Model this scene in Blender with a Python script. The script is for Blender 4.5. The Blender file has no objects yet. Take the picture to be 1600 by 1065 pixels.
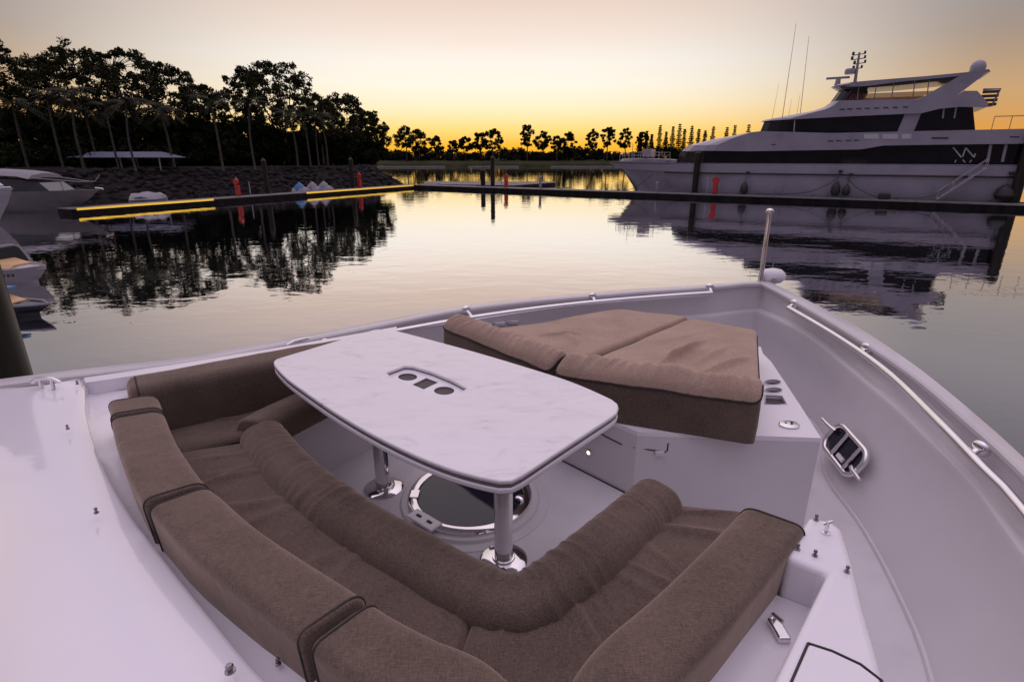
import bpy, bmesh, math, random
import numpy as np
from mathutils import Vector, Matrix, noise

# ------------------------------------------------------------------ camera, sky, exposure
scn = bpy.context.scene
FPX, YH = 850.0, 246.0                       # focal length and horizon row, in photo pixels
TH = math.atan((532.5 - YH) / FPX)
CAMZ, FL = 4.3, 2.7                          # camera and cockpit sole above the water
cam_d = bpy.data.cameras.new('camera'); cam = bpy.data.objects.new('camera', cam_d)
scn.collection.objects.link(cam)
cam_d.sensor_width = 36; cam_d.lens = FPX / 1600 * 36
cam_d.clip_start = .05; cam_d.clip_end = 6000
cam.location = (0, 0, CAMZ); cam.rotation_euler = (math.pi / 2 - TH, 0, 0)
scn.camera = cam

SUN_AZ = math.radians(-2.5)                  # glow just left of the picture's middle
world = bpy.data.worlds.new('World'); scn.world = world; world.use_nodes = True
nt = world.node_tree; nt.nodes.clear()
def N(tree, typ, **kw):
    n = tree.nodes.new(typ)
    for k, v in kw.items(): setattr(n, k, v)
    return n
def ramp(node, stops):
    e = node.color_ramp.elements
    while len(e) > 1: e.remove(e[-1])
    e[0].position = stops[0][0]; e[0].color = (*stops[0][1], 1)
    for p, c in stops[1:]:
        q = e.new(p); q.color = (*c, 1)
tc = N(nt, 'ShaderNodeTexCoord'); sep = N(nt, 'ShaderNodeSeparateXYZ')
nt.links.new(tc.outputs['Generated'], sep.inputs[0])
el = N(nt, 'ShaderNodeMath', operation='ARCSINE'); nt.links.new(sep.outputs['Z'], el.inputs[0])
el2 = N(nt, 'ShaderNodeMath', operation='DIVIDE'); nt.links.new(el.outputs[0], el2.inputs[0]); el2.inputs[1].default_value = math.pi / 2
el3 = N(nt, 'ShaderNodeMath', operation='POWER'); nt.links.new(el2.outputs[0], el3.inputs[0]); el3.inputs[1].default_value = .5
elm = N(nt, 'ShaderNodeMath', operation='MAXIMUM'); nt.links.new(el2.outputs[0], elm.inputs[0]); nt.links.new(elm.outputs[0], el3.inputs[0]); elm.inputs[1].default_value = 0.0
def deg(d): return math.sqrt(max(d, 0) / 90)
sunside = N(nt, 'ShaderNodeValToRGB'); awayside = N(nt, 'ShaderNodeValToRGB')
ramp(sunside, [(0, (.92, .36, .012)), (deg(1.2), (.95, .48, .04)), (deg(2.6), (.95, .66, .20)), (deg(4.5), (.93, .79, .52)),
               (deg(6.5), (.90, .84, .72)), (deg(8.5), (.87, .815, .745)), (deg(10.5), (.82, .71, .63)), (deg(14), (.73, .57, .49)), (deg(22), (.72, .60, .59)),
               (deg(40), (.92, .79, .87)), (1, (1.17, .96, 1.17))])
ramp(awayside, [(0, (.70, .27, .03)), (deg(2), (.68, .31, .06)), (deg(5), (.54, .34, .17)), (deg(9), (.34, .265, .22)),
                (deg(11), (.30, .262, .25)), (deg(14), (.29, .265, .27)), (deg(25), (.44, .39, .45)), (deg(45), (.75, .66, .80)), (1, (1.17, .96, 1.17))])
# closeness in azimuth to the glow
cx = N(nt, 'ShaderNodeVectorMath', operation='MULTIPLY'); nt.links.new(tc.outputs['Generated'], cx.inputs[0]); cx.inputs[1].default_value = (1, 1, 0)
cn = N(nt, 'ShaderNodeVectorMath', operation='NORMALIZE'); nt.links.new(cx.outputs[0], cn.inputs[0])
dt = N(nt, 'ShaderNodeVectorMath', operation='DOT_PRODUCT'); nt.links.new(cn.outputs[0], dt.inputs[0])
dt.inputs[1].default_value = (math.sin(SUN_AZ), math.cos(SUN_AZ), 0)
mr = N(nt, 'ShaderNodeMapRange', interpolation_type='SMOOTHSTEP'); nt.links.new(dt.outputs['Value'], mr.inputs['Value'])
mr.inputs['From Min'].default_value = .74; mr.inputs['From Max'].default_value = 1.0
mx = N(nt, 'ShaderNodeMix', data_type='RGBA'); nt.links.new(mr.outputs[0], mx.inputs[0])
nt.links.new(awayside.outputs[0], mx.inputs[6]); nt.links.new(sunside.outputs[0], mx.inputs[7])
nt.links.new(el3.outputs[0], sunside.inputs[0]); nt.links.new(el3.outputs[0], awayside.inputs[0])
# opposite half of the sky: dusk mauve
back = N(nt, 'ShaderNodeValToRGB')
ramp(back, [(0, (.09, .07, .09)), (deg(8), (.12, .095, .125)), (deg(25), (.22, .19, .25)), (deg(45), (.48, .42, .56)), (deg(65), (.85, .74, .95)), (1, (1.17, .96, 1.17))])
nt.links.new(el3.outputs[0], back.inputs[0])
mr2 = N(nt, 'ShaderNodeMapRange', interpolation_type='SMOOTHSTEP'); nt.links.new(dt.outputs['Value'], mr2.inputs['Value'])
mr2.inputs['From Min'].default_value = -.6; mr2.inputs['From Max'].default_value = .85
mx2 = N(nt, 'ShaderNodeMix', data_type='RGBA'); nt.links.new(mr2.outputs[0], mx2.inputs[0])
nt.links.new(back.outputs[0], mx2.inputs[6]); nt.links.new(mx.outputs[2], mx2.inputs[7])
sky = N(nt, 'ShaderNodeTexSky', sky_type='NISHITA'); sky.sun_disc = False
sky.sun_elevation = math.radians(1.0); sky.sun_rotation = SUN_AZ; sky.air_density = 1.2; sky.dust_density = 2.0
bg1 = N(nt, 'ShaderNodeBackground'); nt.links.new(mx2.outputs[2], bg1.inputs[0]); bg1.inputs[1].default_value = 1.0
bg2 = N(nt, 'ShaderNodeBackground'); nt.links.new(sky.outputs[0], bg2.inputs[0]); bg2.inputs[1].default_value = .006
ad = N(nt, 'ShaderNodeAddShader'); nt.links.new(bg1.outputs[0], ad.inputs[0]); nt.links.new(bg2.outputs[0], ad.inputs[1])
wo = N(nt, 'ShaderNodeOutputWorld'); nt.links.new(ad.outputs[0], wo.inputs[0])

vs = scn.view_settings
vs.view_transform = 'Standard'; vs.look = 'None'; vs.gamma = 1; vs.use_curve_mapping = False; vs.exposure = 0.15
scn.cycles.max_bounces = 8

# ------------------------------------------------------------------ helpers
col = scn.collection
rnd = random.Random(7)
def ray(u, v):
    x, y = u - 800.0, 532.5 - v
    return Vector((x, FPX * math.cos(TH) + y * math.sin(TH), -FPX * math.sin(TH) + y * math.cos(TH)))
def PW(u, v, z):                              # photo pixel on the level z above water
    d = ray(u, v); t = (z - CAMZ) / d.z
    return Vector((d.x * t, d.y * t, z))
def P(u, v, h): return PW(u, v, FL + h)       # level given above the cockpit sole
AZ = math.radians(43.5)
AX = Vector((math.sin(AZ), math.cos(AZ), 0)); PR = Vector((math.cos(AZ), -math.sin(AZ), 0))
BOW = P(1190, 441, .55)
def B(along, perp, h): q = BOW + AX * along + PR * perp; return Vector((q.x, q.y, FL + h))

ROOT = {}
def tag(o, label=None, cat=None, group=None, kind=None):
    if label: o['label'] = label
    if cat: o['category'] = cat
    if group: o['group'] = group
    if kind: o['kind'] = kind
    return o
def wloc(o): return ROOT.get(o.name, Vector((0, 0, 0)))
def thing(name, loc, label, cat, group=None):
    o = bpy.data.objects.new(name, None); col.objects.link(o); o.location = loc; o.empty_display_size = .2
    ROOT[o.name] = Vector(loc); return tag(o, label, cat, group)
def link(name, me, mat, parent, smooth, base=None, angle=None):
    if mat: me.materials.append(mat)
    if smooth: me.polygons.foreach_set('use_smooth', [True] * len(me.polygons))
    if smooth and angle: me.set_sharp_from_angle(angle=math.radians(angle))
    o = bpy.data.objects.new(name, me); col.objects.link(o)
    if parent is not None:
        o.parent = parent; ROOT[o.name] = wloc(parent)
    elif base is not None:
        o.location = base; ROOT[o.name] = Vector(base)
    me.update(); return o
def mesh(name, verts, faces, mat, parent=None, smooth=False, angle=None, base=None):
    off = wloc(parent) if parent is not None else (Vector(base) if base is not None else Vector((0, 0, 0)))
    me = bpy.data.meshes.new(name)
    me.from_pydata([tuple(Vector(v) - off) for v in verts], [], faces)
    bm = bmesh.new(); bm.from_mesh(me); bmesh.ops.recalc_face_normals(bm, faces=bm.faces); bm.to_mesh(me); bm.free()
    return link(name, me, mat, parent, smooth, base, angle)
def rawmesh(name, V, F, mat, parent=None, smooth=False, base=None):   # numpy quads, no normal fixing
    off = wloc(parent) if parent is not None else (Vector(base) if base is not None else Vector((0, 0, 0)))
    V = np.asarray(V, dtype=np.float32) - np.array(off, dtype=np.float32)
    F = np.asarray(F, dtype=np.int32); k = F.shape[1]
    me = bpy.data.meshes.new(name)
    me.vertices.add(len(V)); me.vertices.foreach_set('co', V.ravel())
    me.loops.add(F.size); me.loops.foreach_set('vertex_index', F.ravel())
    me.polygons.add(len(F)); me.polygons.foreach_set('loop_start', np.arange(0, F.size, k, dtype=np.int32))
    me.validate(); 
    return link(name, me, mat, parent, smooth, base)
def bevel(o, w, seg=3):
    m = o.modifiers.new('bevel', 'BEVEL'); m.width = w; m.segments = seg; m.limit_method = 'ANGLE'; m.angle_limit = math.radians(40)
    return o

def spline(pts, n, closed=False):
    pts = [Vector(p) for p in pts]; out = []
    m = len(pts)
    for i in range(m if closed else m - 1):
        if closed: a, b, c, d = pts[i - 1], pts[i], pts[(i + 1) % m], pts[(i + 2) % m]
        else: a, b, c, d = pts[max(i - 1, 0)], pts[i], pts[i + 1], pts[min(i + 2, m - 1)]
        for k in range(16):
            t = k / 16
            out.append(.5 * ((2 * b) + (c - a) * t + (2 * a - 5 * b + 4 * c - d) * t * t + (3 * b - a - 3 * c + d) * t ** 3))
    out.append(pts[0] if closed else pts[-1])
    return resample(out, n)
def resample(pts, n):
    L = [0]
    for a, b in zip(pts, pts[1:]): L.append(L[-1] + (b - a).length)
    out = []; j = 0
    for i in range(n):
        s = L[-1] * i / (n - 1)
        while j < len(L) - 2 and L[j + 1] < s: j += 1
        d = L[j + 1] - L[j]
        out.append(pts[j].lerp(pts[j + 1], 0 if d < 1e-9 else (s - L[j]) / d))
    return out
def rounded(poly, r, k=4):                     # 2-D polygon with rounded corners
    out = []; m = len(poly)
    for i in range(m):
        p = Vector(poly[i]); a = Vector(poly[i - 1]); b = Vector(poly[(i + 1) % m])
        rr = r[i] if isinstance(r, (list, tuple)) else r
        la, lb = (a - p).length, (b - p).length
        e = min(rr, la * .48, lb * .48)
        s, t = p + (a - p) / la * e, p + (b - p) / lb * e
        for q in range(k + 1):
            f = q / k; out.append(s * (1 - f) ** 2 + p * 2 * f * (1 - f) * .92 + p * 2 * f * (1 - f) * .08 + t * f * f)
    return out
def loft(rings, closed_ring=True, cap=True):
    V = [p for r in rings for p in r]; m = len(rings[0]); F = []
    for i in range(len(rings) - 1):
        for j in range(m if closed_ring else m - 1):
            k = (j + 1) % m
            F.append((i * m + j, i * m + k, (i + 1) * m + k, (i + 1) * m + j))
    if cap and closed_ring:
        F.append(tuple(range(m))); F.append(tuple((len(rings) - 1) * m + j for j in range(m)))
    return V, F
def frames(path, side):
    out = []
    for i, p in enumerate(path):
        t = path[min(i + 1, len(path) - 1)] - path[max(i - 1, 0)]; t.z = 0; t.normalize()
        out.append((t, Vector((t.y, -t.x, 0)) * side))
    return out
def sweep(name, path, section, mat, parent, side=1, cap_r=.05, wrinkle=None, base=None, smooth=True):
    """section: closed list of (offset along the side normal, height above sole)"""
    fr = frames(path, side); oc = sum(s[0] for s in section) / len(section); zc = sum(s[1] for s in section) / len(section)
    ho = (max(s[0] for s in section) - min(s[0] for s in section)) / 2; hz = (max(s[1] for s in section) - min(s[1] for s in section)) / 2
    rings = []
    L = [0]
    for a, b in zip(path, path[1:]): L.append(L[-1] + (b - a).length)
    def ring(p, n, ins, s):
        so, sz = 1 - ins / ho, 1 - ins / hz
        r = []
        for j, (o, z) in enumerate(section):
            o2, z2 = oc + (o - oc) * so, zc + (z - zc) * sz
            if wrinkle:
                d = wrinkle(s, j / len(section), o2, z2)
                v = Vector((o2 - oc, z2 - zc)); v.normalize() if v.length > 0 else None
                o2 += v.x * d; z2 += v.y * d
            r.append(Vector((p.x, p.y, FL)) + n * o2 + Vector((0, 0, z2)))
        return r
    K = 5
    if cap_r:
        p, (t, n) = path[0], fr[0]
        for q in range(K):
            a = q / K * math.pi / 2
            rings.append(ring(p - t * cap_r * math.cos(a), n, cap_r * (1 - math.sin(a)), 0))
    for i, p in enumerate(path): rings.append(ring(p, fr[i][1], 0, L[i]))
    if cap_r:
        p, (t, n) = path[-1], fr[-1]
        for q in range(K - 1, -1, -1):
            a = q / K * math.pi / 2
            rings.append(ring(p + t * cap_r * math.cos(a), n, cap_r * (1 - math.sin(a)), L[-1]))
    V, F = loft(rings)
    return mesh(name, V, F, mat, parent, smooth=smooth, base=base, angle=60)
def tube_vf(path, r, k=8):
    path = [Vector(p) for p in path]; rings = []
    up = Vector((0, 0, 1)); prev = None
    for i, p in enumerate(path):
        t = (path[min(i + 1, len(path) - 1)] - path[max(i - 1, 0)]); 
        t = t.normalized() if t.length > 1e-9 else Vector((0, 0, 1))
        if prev is None:
            a = t.cross(up); a = a.normalized() if a.length > 1e-3 else Vector((1, 0, 0))
        else:
            a = prev - t * prev.dot(t); a.normalize()
        prev = a; b = t.cross(a)
        rr = r[i] if isinstance(r, (list, tuple)) else r
        rings.append([p + (a * math.cos(2 * math.pi * j / k) + b * math.sin(2 * math.pi * j / k)) * rr for j in range(k)])
    return loft(rings)
def tube(name, path, r, mat, parent=None, k=8, base=None):
    V, F = tube_vf(path, r, k); return mesh(name, V, F, mat, parent, smooth=True, angle=50, base=base)
def join_vf(parts):
    V, F = [], []
    for v, f in parts:
        o = len(V); V += list(v); F += [tuple(i + o for i in q) for q in f]
    return V, F
def lathe_vf(profile, c, k=32, axis=Vector((0, 0, 1)), xa=None):
    axis = Vector(axis).normalized()
    if xa is None: xa = axis.orthogonal().normalized()
    ya = axis.cross(xa); rings = []
    for r, h in profile:
        rings.append([Vector(c) + axis * h + (xa * math.cos(2 * math.pi * j / k) + ya * math.sin(2 * math.pi * j / k)) * max(r, 1e-4) for j in range(k)])
    return loft(rings)
def lathe(name, profile, c, mat, parent=None, k=32, axis=(0, 0, 1), base=None, angle=35):
    V, F = lathe_vf(profile, c, k, axis); return mesh(name, V, F, mat, parent, smooth=True, angle=angle, base=base)
def box_vf(c, ex, ey, ez, hx, hy, hz):
    V = []; c = Vector(c)
    for sx in (-1, 1):
        for sy in (-1, 1):
            for sz in (-1, 1): V.append(c + ex * hx * sx + ey * hy * sy + ez * hz * sz)
    return V, [(0, 1, 3, 2), (4, 6, 7, 5), (0, 4, 5, 1), (2, 3, 7, 6), (0, 2, 6, 4), (1, 5, 7, 3)]
X, Y, Z = Vector((1, 0, 0)), Vector((0, 1, 0)), Vector((0, 0, 1))
def prism(name, xy, z0, z1, mat, parent=None, holes=(), bev=0, seg=3, base=None, bottom=True):
    """flat plate or block from an outline (world xy), optional through holes; heights absolute"""
    bm = bmesh.new(); loops = []
    for lp in [xy] + list(holes):
        vs_ = [bm.verts.new((p[0], p[1], z1)) for p in lp]
        loops.append([bm.edges.new((vs_[i], vs_[(i + 1) % len(vs_)])) for i in range(len(vs_))])
    if holes: bmesh.ops.triangle_fill(bm, use_beauty=True, use_dissolve=False, edges=[e for l in loops for e in l])
    else: bm.faces.new([v for v in bm.verts])
    top = list(bm.faces)
    r = bmesh.ops.extrude_face_region(bm, geom=top)
    vv = [g for g in r['geom'] if isinstance(g, bmesh.types.BMVert)]
    for v in vv: v.co.z = z0
    bmesh.ops.recalc_face_normals(bm, faces=bm.faces)
    off = wloc(parent) if parent is not None else (Vector(base) if base is not None else Vector((0, 0, 0)))
    bmesh.ops.translate(bm, vec=-off, verts=bm.verts)
    me = bpy.data.meshes.new(name); bm.to_mesh(me); bm.free()
    o = link(name, me, mat, parent, False, base)
    if bev:
        bevel(o, bev, seg); me.polygons.foreach_set('use_smooth', [True] * len(me.polygons)); me.set_sharp_from_angle(angle=math.radians(35))
    return o
def circle(c, r, k=24, ry=None, rot=0):
    ry = ry or r
    return [(c[0] + r * math.cos(2 * math.pi * i / k) * math.cos(rot) - ry * math.sin(2 * math.pi * i / k) * math.sin(rot),
             c[1] + r * math.cos(2 * math.pi * i / k) * math.sin(rot) + ry * math.sin(2 * math.pi * i / k) * math.cos(rot)) for i in range(k)]
def nz(x, y=0, z=0): return noise.noise(Vector((x, y, z)))

# ------------------------------------------------------------------ materials
def material(name, color, rough=.5, metallic=0, spec=.5, coat=0, sheen=0):
    m = bpy.data.materials.new(name); m.use_nodes = True
    b = m.node_tree.nodes['Principled BSDF']
    b.inputs['Base Color'].default_value = (*color, 1); b.inputs['Roughness'].default_value = rough
    b.inputs['Metallic'].default_value = metallic; b.inputs['Specular IOR Level'].default_value = spec
    b.inputs['Coat Weight'].default_value = coat; b.inputs['Coat Roughness'].default_value = .06
    b.inputs['Sheen Weight'].default_value = sheen
    return m, m.node_tree, b
def noisy(m, t, b, c1, c2, scale, detail=4, bump=0, bscale=None, rough=None, stretch=(1, 1, 1), dist=.02):
    tc = N(t, 'ShaderNodeTexCoord'); mp = N(t, 'ShaderNodeMapping'); mp.inputs['Scale'].default_value = stretch
    t.links.new(tc.outputs['Object'], mp.inputs[0])
    n = N(t, 'ShaderNodeTexNoise'); n.inputs['Scale'].default_value = scale; n.inputs['Detail'].default_value = detail
    t.links.new(mp.outputs[0], n.inputs['Vector'])
    r = N(t, 'ShaderNodeValToRGB'); ramp(r, [(.3, c1), (.7, c2)]); t.links.new(n.outputs['Fac'], r.inputs[0])
    t.links.new(r.outputs[0], b.inputs['Base Color'])
    if rough:
        q = N(t, 'ShaderNodeMapRange'); q.inputs['To Min'].default_value = rough[0]; q.inputs['To Max'].default_value = rough[1]
        t.links.new(n.outputs['Fac'], q.inputs['Value']); t.links.new(q.outputs[0], b.inputs['Roughness'])
    if bump:
        n2 = N(t, 'ShaderNodeTexNoise'); n2.inputs['Scale'].default_value = bscale or scale; n2.inputs['Detail'].default_value = 3
        t.links.new(mp.outputs[0], n2.inputs['Vector'])
        bp = N(t, 'ShaderNodeBump'); bp.inputs['Strength'].default_value = bump; bp.inputs['Distance'].default_value = dist
        t.links.new(n2.outputs['Fac'], bp.inputs['Height']); t.links.new(bp.outputs[0], b.inputs['Normal'])
    return m
def simple(name, c1, c2=None, rough=.5, scale=6, **kw):
    m, t, b = material(name, c1, rough, kw.pop('metallic', 0), kw.pop('spec', .5), kw.pop('coat', 0), kw.pop('sheen', 0))
    if c2: noisy(m, t, b, c1, c2, scale, **kw)
    return m
M = {}
m, t, b = material('gelcoat', (.80, .785, .82), .25, coat=.35); noisy(m, t, b, (.80, .765, .80), (.84, .805, .835), 2.2, 5, rough=(.2, .34)); M['gel'] = m
m, t, b = material('glossy_gelcoat', (.80, .785, .83), .12, coat=.8); noisy(m, t, b, (.82, .785, .825), (.85, .815, .85), 1.4, 4, rough=(.08, .16)); M['gloss'] = m
m, t, b = material('nonskid_sole', (.70, .68, .69), .55); noisy(m, t, b, (.60, .575, .59), (.68, .655, .67), 5, 6, bump=.25, bscale=420, dist=.002); M['sole'] = m
m, t, b = material('shaded_satin_gelcoat', (.76, .745, .765), .4, coat=.15); noisy(m, t, b, (.60, .565, .58), (.665, .63, .64), 1.8, 6, rough=(.3, .5)); M['satin_shade'] = m  # white gelcoat greyed in its colour so the walls look shaded
def fabric(name, dark, light, sc=1.0):
    m, t, b = material(name, dark, .9, spec=.15, sheen=.6)
    b.inputs['Sheen Roughness'].default_value = .45; b.inputs['Sheen Tint'].default_value = (.9, .72, .58, 1)
    tc = N(t, 'ShaderNodeTexCoord'); fac = []
    for st in ((900, 120, 300), (120, 900, 300)):
        mp = N(t, 'ShaderNodeMapping'); mp.inputs['Scale'].default_value = tuple(s * sc * .55 for s in st); mp.inputs['Rotation'].default_value = (0, 0, .8)
        t.links.new(tc.outputs['Object'], mp.inputs[0])
        n = N(t, 'ShaderNodeTexNoise'); n.inputs['Scale'].default_value = 1; n.inputs['Detail'].default_value = 2
        t.links.new(mp.outputs[0], n.inputs['Vector']); fac.append(n)
    a = N(t, 'ShaderNodeMath', operation='ADD'); t.links.new(fac[0].outputs['Fac'], a.inputs[0]); t.links.new(fac[1].outputs['Fac'], a.inputs[1])
    h = N(t, 'ShaderNodeMath', operation='MULTIPLY'); t.links.new(a.outputs[0], h.inputs[0]); h.inputs[1].default_value = .5
    big = N(t, 'ShaderNodeTexNoise'); big.inputs['Scale'].default_value = 5; big.inputs['Detail'].default_value = 4; t.links.new(tc.outputs['Object'], big.inputs['Vector'])
    s = N(t, 'ShaderNodeMath', operation='MULTIPLY_ADD'); t.links.new(big.outputs['Fac'], s.inputs[0]); s.inputs[1].default_value = .35; t.links.new(h.outputs[0], s.inputs[2])
    r = N(t, 'ShaderNodeValToRGB'); ramp(r, [(.48, dark), (.86, light)]); t.links.new(s.outputs[0], r.inputs[0]); t.links.new(r.outputs[0], b.inputs['Base Color'])
    bp = N(t, 'ShaderNodeBump'); bp.inputs['Strength'].default_value = .35; bp.inputs['Distance'].default_value = .0015; t.links.new(h.outputs[0], bp.inputs['Height'])
    cre = N(t, 'ShaderNodeTexNoise'); cre.inputs['Scale'].default_value = 14; cre.inputs['Detail'].default_value = 3; cre.inputs['Distortion'].default_value = .6
    t.links.new(tc.outputs['Object'], cre.inputs['Vector'])
    bp2 = N(t, 'ShaderNodeBump'); bp2.inputs['Strength'].default_value = .25; bp2.inputs['Distance'].default_value = .012
    t.links.new(cre.outputs['Fac'], bp2.inputs['Height']); t.links.new(bp.outputs[0], bp2.inputs['Normal']); t.links.new(bp2.outputs[0], b.inputs['Normal'])
    return m
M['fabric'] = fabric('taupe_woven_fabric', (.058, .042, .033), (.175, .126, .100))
M['pad_glow'] = fabric('glow_lightened_fabric', (.24, .168, .125), (.50, .36, .275))  # same taupe cloth, lightened and warmed to paint in the sky glow
M['piping'] = simple('dark_piping', (.028, .021, .018), (.042, .032, .028), .85, 60)
m, t, b = material('polished_steel', (.78, .76, .76), .07, 1.0); noisy(m, t, b, (.74, .72, .72), (.82, .80, .80), 9, 3, rough=(.04, .11)); M['chrome'] = m
m, t, b = material('smoked_glass', (.012, .014, .03), .05, coat=.2, spec=.3); M['hatchglass'] = m; noisy(m, t, b, (.012, .013, .028), (.02, .021, .04), 3, 3)
M['stud'] = simple('worn_stud_metal', (.20, .19, .2), (.34, .32, .33), .3, 40, metallic=.9)
M['dullwhite'] = simple('dull_white_cover', (.24, .225, .25), (.31, .295, .32), .6, 3)  # white set evenly darker, for the dinghies and their covers
M['cup'] = simple('cup_liner', (.055, .045, .045), (.075, .06, .06), .6, 30)
M['black'] = simple('black_rubber', (.015, .015, .017), (.028, .028, .03), .6, 20)
m, t, b = material('marbled_laminate', (.78, .74, .76), .28, coat=.25)
tcn = N(t, 'ShaderNodeTexCoord'); mp = N(t, 'ShaderNodeMapping'); mp.inputs['Rotation'].default_value = (0, 0, .82); mp.inputs['Scale'].default_value = (2.6, 6.5, 1)
t.links.new(tcn.outputs['Object'], mp.inputs[0])
n1 = N(t, 'ShaderNodeTexNoise'); n1.inputs['Scale'].default_value = 1.6; n1.inputs['Detail'].default_value = 9; n1.inputs['Roughness'].default_value = .62; n1.inputs['Distortion'].default_value = 1.6
t.links.new(mp.outputs[0], n1.inputs['Vector'])
r1 = N(t, 'ShaderNodeValToRGB'); ramp(r1, [(.26, (.52, .49, .52)), (.36, (.70, .67, .70)), (.46, (.78, .75, .77)), (.7, (.82, .79, .81))]); t.links.new(n1.outputs['Fac'], r1.inputs[0]); t.links.new(r1.outputs[0], b.inputs['Base Color'])
q = N(t, 'ShaderNodeMapRange'); q.inputs['To Min'].default_value = .2; q.inputs['To Max'].default_value = .42; t.links.new(n1.outputs['Fac'], q.inputs['Value']); t.links.new(q.outputs[0], b.inputs['Roughness'])
M['marble'] = m
M['edge'] = simple('table_edge_band', (.16, .14, .15), (.22, .2, .21), .4, 20)
m, t, b = material('courtesy_lamp', (.9, .85, .7), .3); b.inputs['Emission Color'].default_value = (1, .9, .65, 1); b.inputs['Emission Strength'].default_value = 2.2; M['lamp'] = m

# background materials
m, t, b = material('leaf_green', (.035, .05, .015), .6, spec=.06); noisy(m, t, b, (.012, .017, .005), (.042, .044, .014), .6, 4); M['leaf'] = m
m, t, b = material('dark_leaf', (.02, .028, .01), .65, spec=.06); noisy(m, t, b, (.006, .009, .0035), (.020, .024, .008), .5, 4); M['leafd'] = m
m, t, b = material('palm_leaf', (.05, .07, .02), .5, spec=.06); noisy(m, t, b, (.010, .015, .004), (.034, .031, .010), .9, 3); M['palm'] = m
m, t, b = material('bark', (.10, .08, .065), .9, spec=.08); noisy(m, t, b, (.055, .043, .035), (.14, .115, .095), 3, 5, bump=.5, stretch=(1, 1, .3), dist=.05); M['bark'] = m
m, t, b = material('pale_bark', (.26, .22, .19), .85, spec=.08); noisy(m, t, b, (.04, .035, .03), (.10, .088, .075), 2.5, 5, stretch=(1, 1, 2.5)); M['palebark'] = m
m, t, b = material('lawn', (.05, .065, .02), .9, spec=.1); noisy(m, t, b, (.018, .022, .007), (.042, .042, .014), .15, 6); M['lawn'] = m
m, t, b = material('revetment_earth', (.05, .042, .036), .95, spec=.08); noisy(m, t, b, (.012, .010, .009), (.035, .03, .027), .7, 6, bump=.6, dist=.2); M['earth'] = m
m, t, b = material('revetment_rock', (.09, .08, .078), .9, spec=.08); noisy(m, t, b, (.014, .012, .012), (.05, .045, .045), .9, 6); M['rock'] = m
m, t, b = material('dock_decking', (.20, .175, .17), .7); noisy(m, t, b, (.10, .088, .088), (.19, .168, .165), 1.2, 6, stretch=(1, 1, 1)); M['deckboard'] = m
m, t, b = material('dock_fascia', (.03, .027, .028), .7, spec=.08); noisy(m, t, b, (.008, .007, .008), (.022, .02, .02), 1.4, 5); M['fascia'] = m
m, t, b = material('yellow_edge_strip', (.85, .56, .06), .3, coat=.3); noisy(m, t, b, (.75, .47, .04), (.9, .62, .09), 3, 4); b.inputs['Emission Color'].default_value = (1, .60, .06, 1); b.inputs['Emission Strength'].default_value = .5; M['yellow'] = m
m, t, b = material('piling_sleeve', (.03, .028, .024), .42, spec=.2); noisy(m, t, b, (.009, .008, .007), (.03, .027, .02), 2.2, 6, bump=.3, stretch=(1, 1, .4), dist=.02); M['pile'] = m
M['cap'] = simple('piling_cap', (.28, .265, .28), (.36, .345, .36), .5, 5)
m, t, b = material('red_cabinet', (.42, .022, .015), .4); noisy(m, t, b, (.36, .018, .012), (.48, .03, .02), 4, 4); M['red'] = m
M['grey'] = simple('grey_plastic', (.20, .19, .2), (.26, .25, .26), .5, 6)
m, t, b = material('yacht_white', (.62, .59, .63), .25, coat=.3); noisy(m, t, b, (.24, .225, .27), (.30, .28, .33), .5, 6, rough=(.2, .4)); M['ywhite'] = m
m, t, b = material('yacht_tinted_glass', (.006, .006, .009), .06, spec=.35); noisy(m, t, b, (.005, .005, .008), (.012, .011, .014), .7, 3); M['yglass'] = m
m, t, b = material('flybridge_amber_glass', (.30, .12, .08), .1); b.inputs['Transmission Weight'].default_value = .0; b.inputs['Alpha'].default_value = .55; noisy(m, t, b, (.22, .09, .06), (.32, .14, .09), .8, 3); M['amber'] = m
M['canvas'] = simple('grey_canvas', (.24, .225, .24), (.30, .28, .30), .8, 4)
M['hullgrey'] = simple('grey_hull', (.17, .155, .165), (.21, .195, .205), .3, 1.5, coat=.3)
M['hulldark'] = simple('dark_hull', (.02, .02, .026), (.035, .035, .042), .25, 2, coat=.4)
M['tan'] = simple('tan_vinyl', (.55, .34, .15), (.63, .41, .2), .5, 6)
M['blue'] = simple('blue_cover', (.05, .16, .34), (.08, .22, .42), .6, 5)
M['roofpale'] = simple('pale_roof', (.16, .16, .24), (.20, .20, .29), .6, 1)
M['boatwhite'] = simple('boat_white', (.42, .40, .43), (.48, .46, .49), .25, 1.5, coat=.3)
M['lettering'] = simple('dark_lettering', (.03, .03, .035), (.05, .05, .055), .5, 8)
M['silver'] = simple('silver_lettering', (.42, .41, .43), (.5, .49, .51), .4, 8)
M['rope'] = simple('dark_rope', (.03, .03, .04), (.06, .055, .06), .9, 30)

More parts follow.
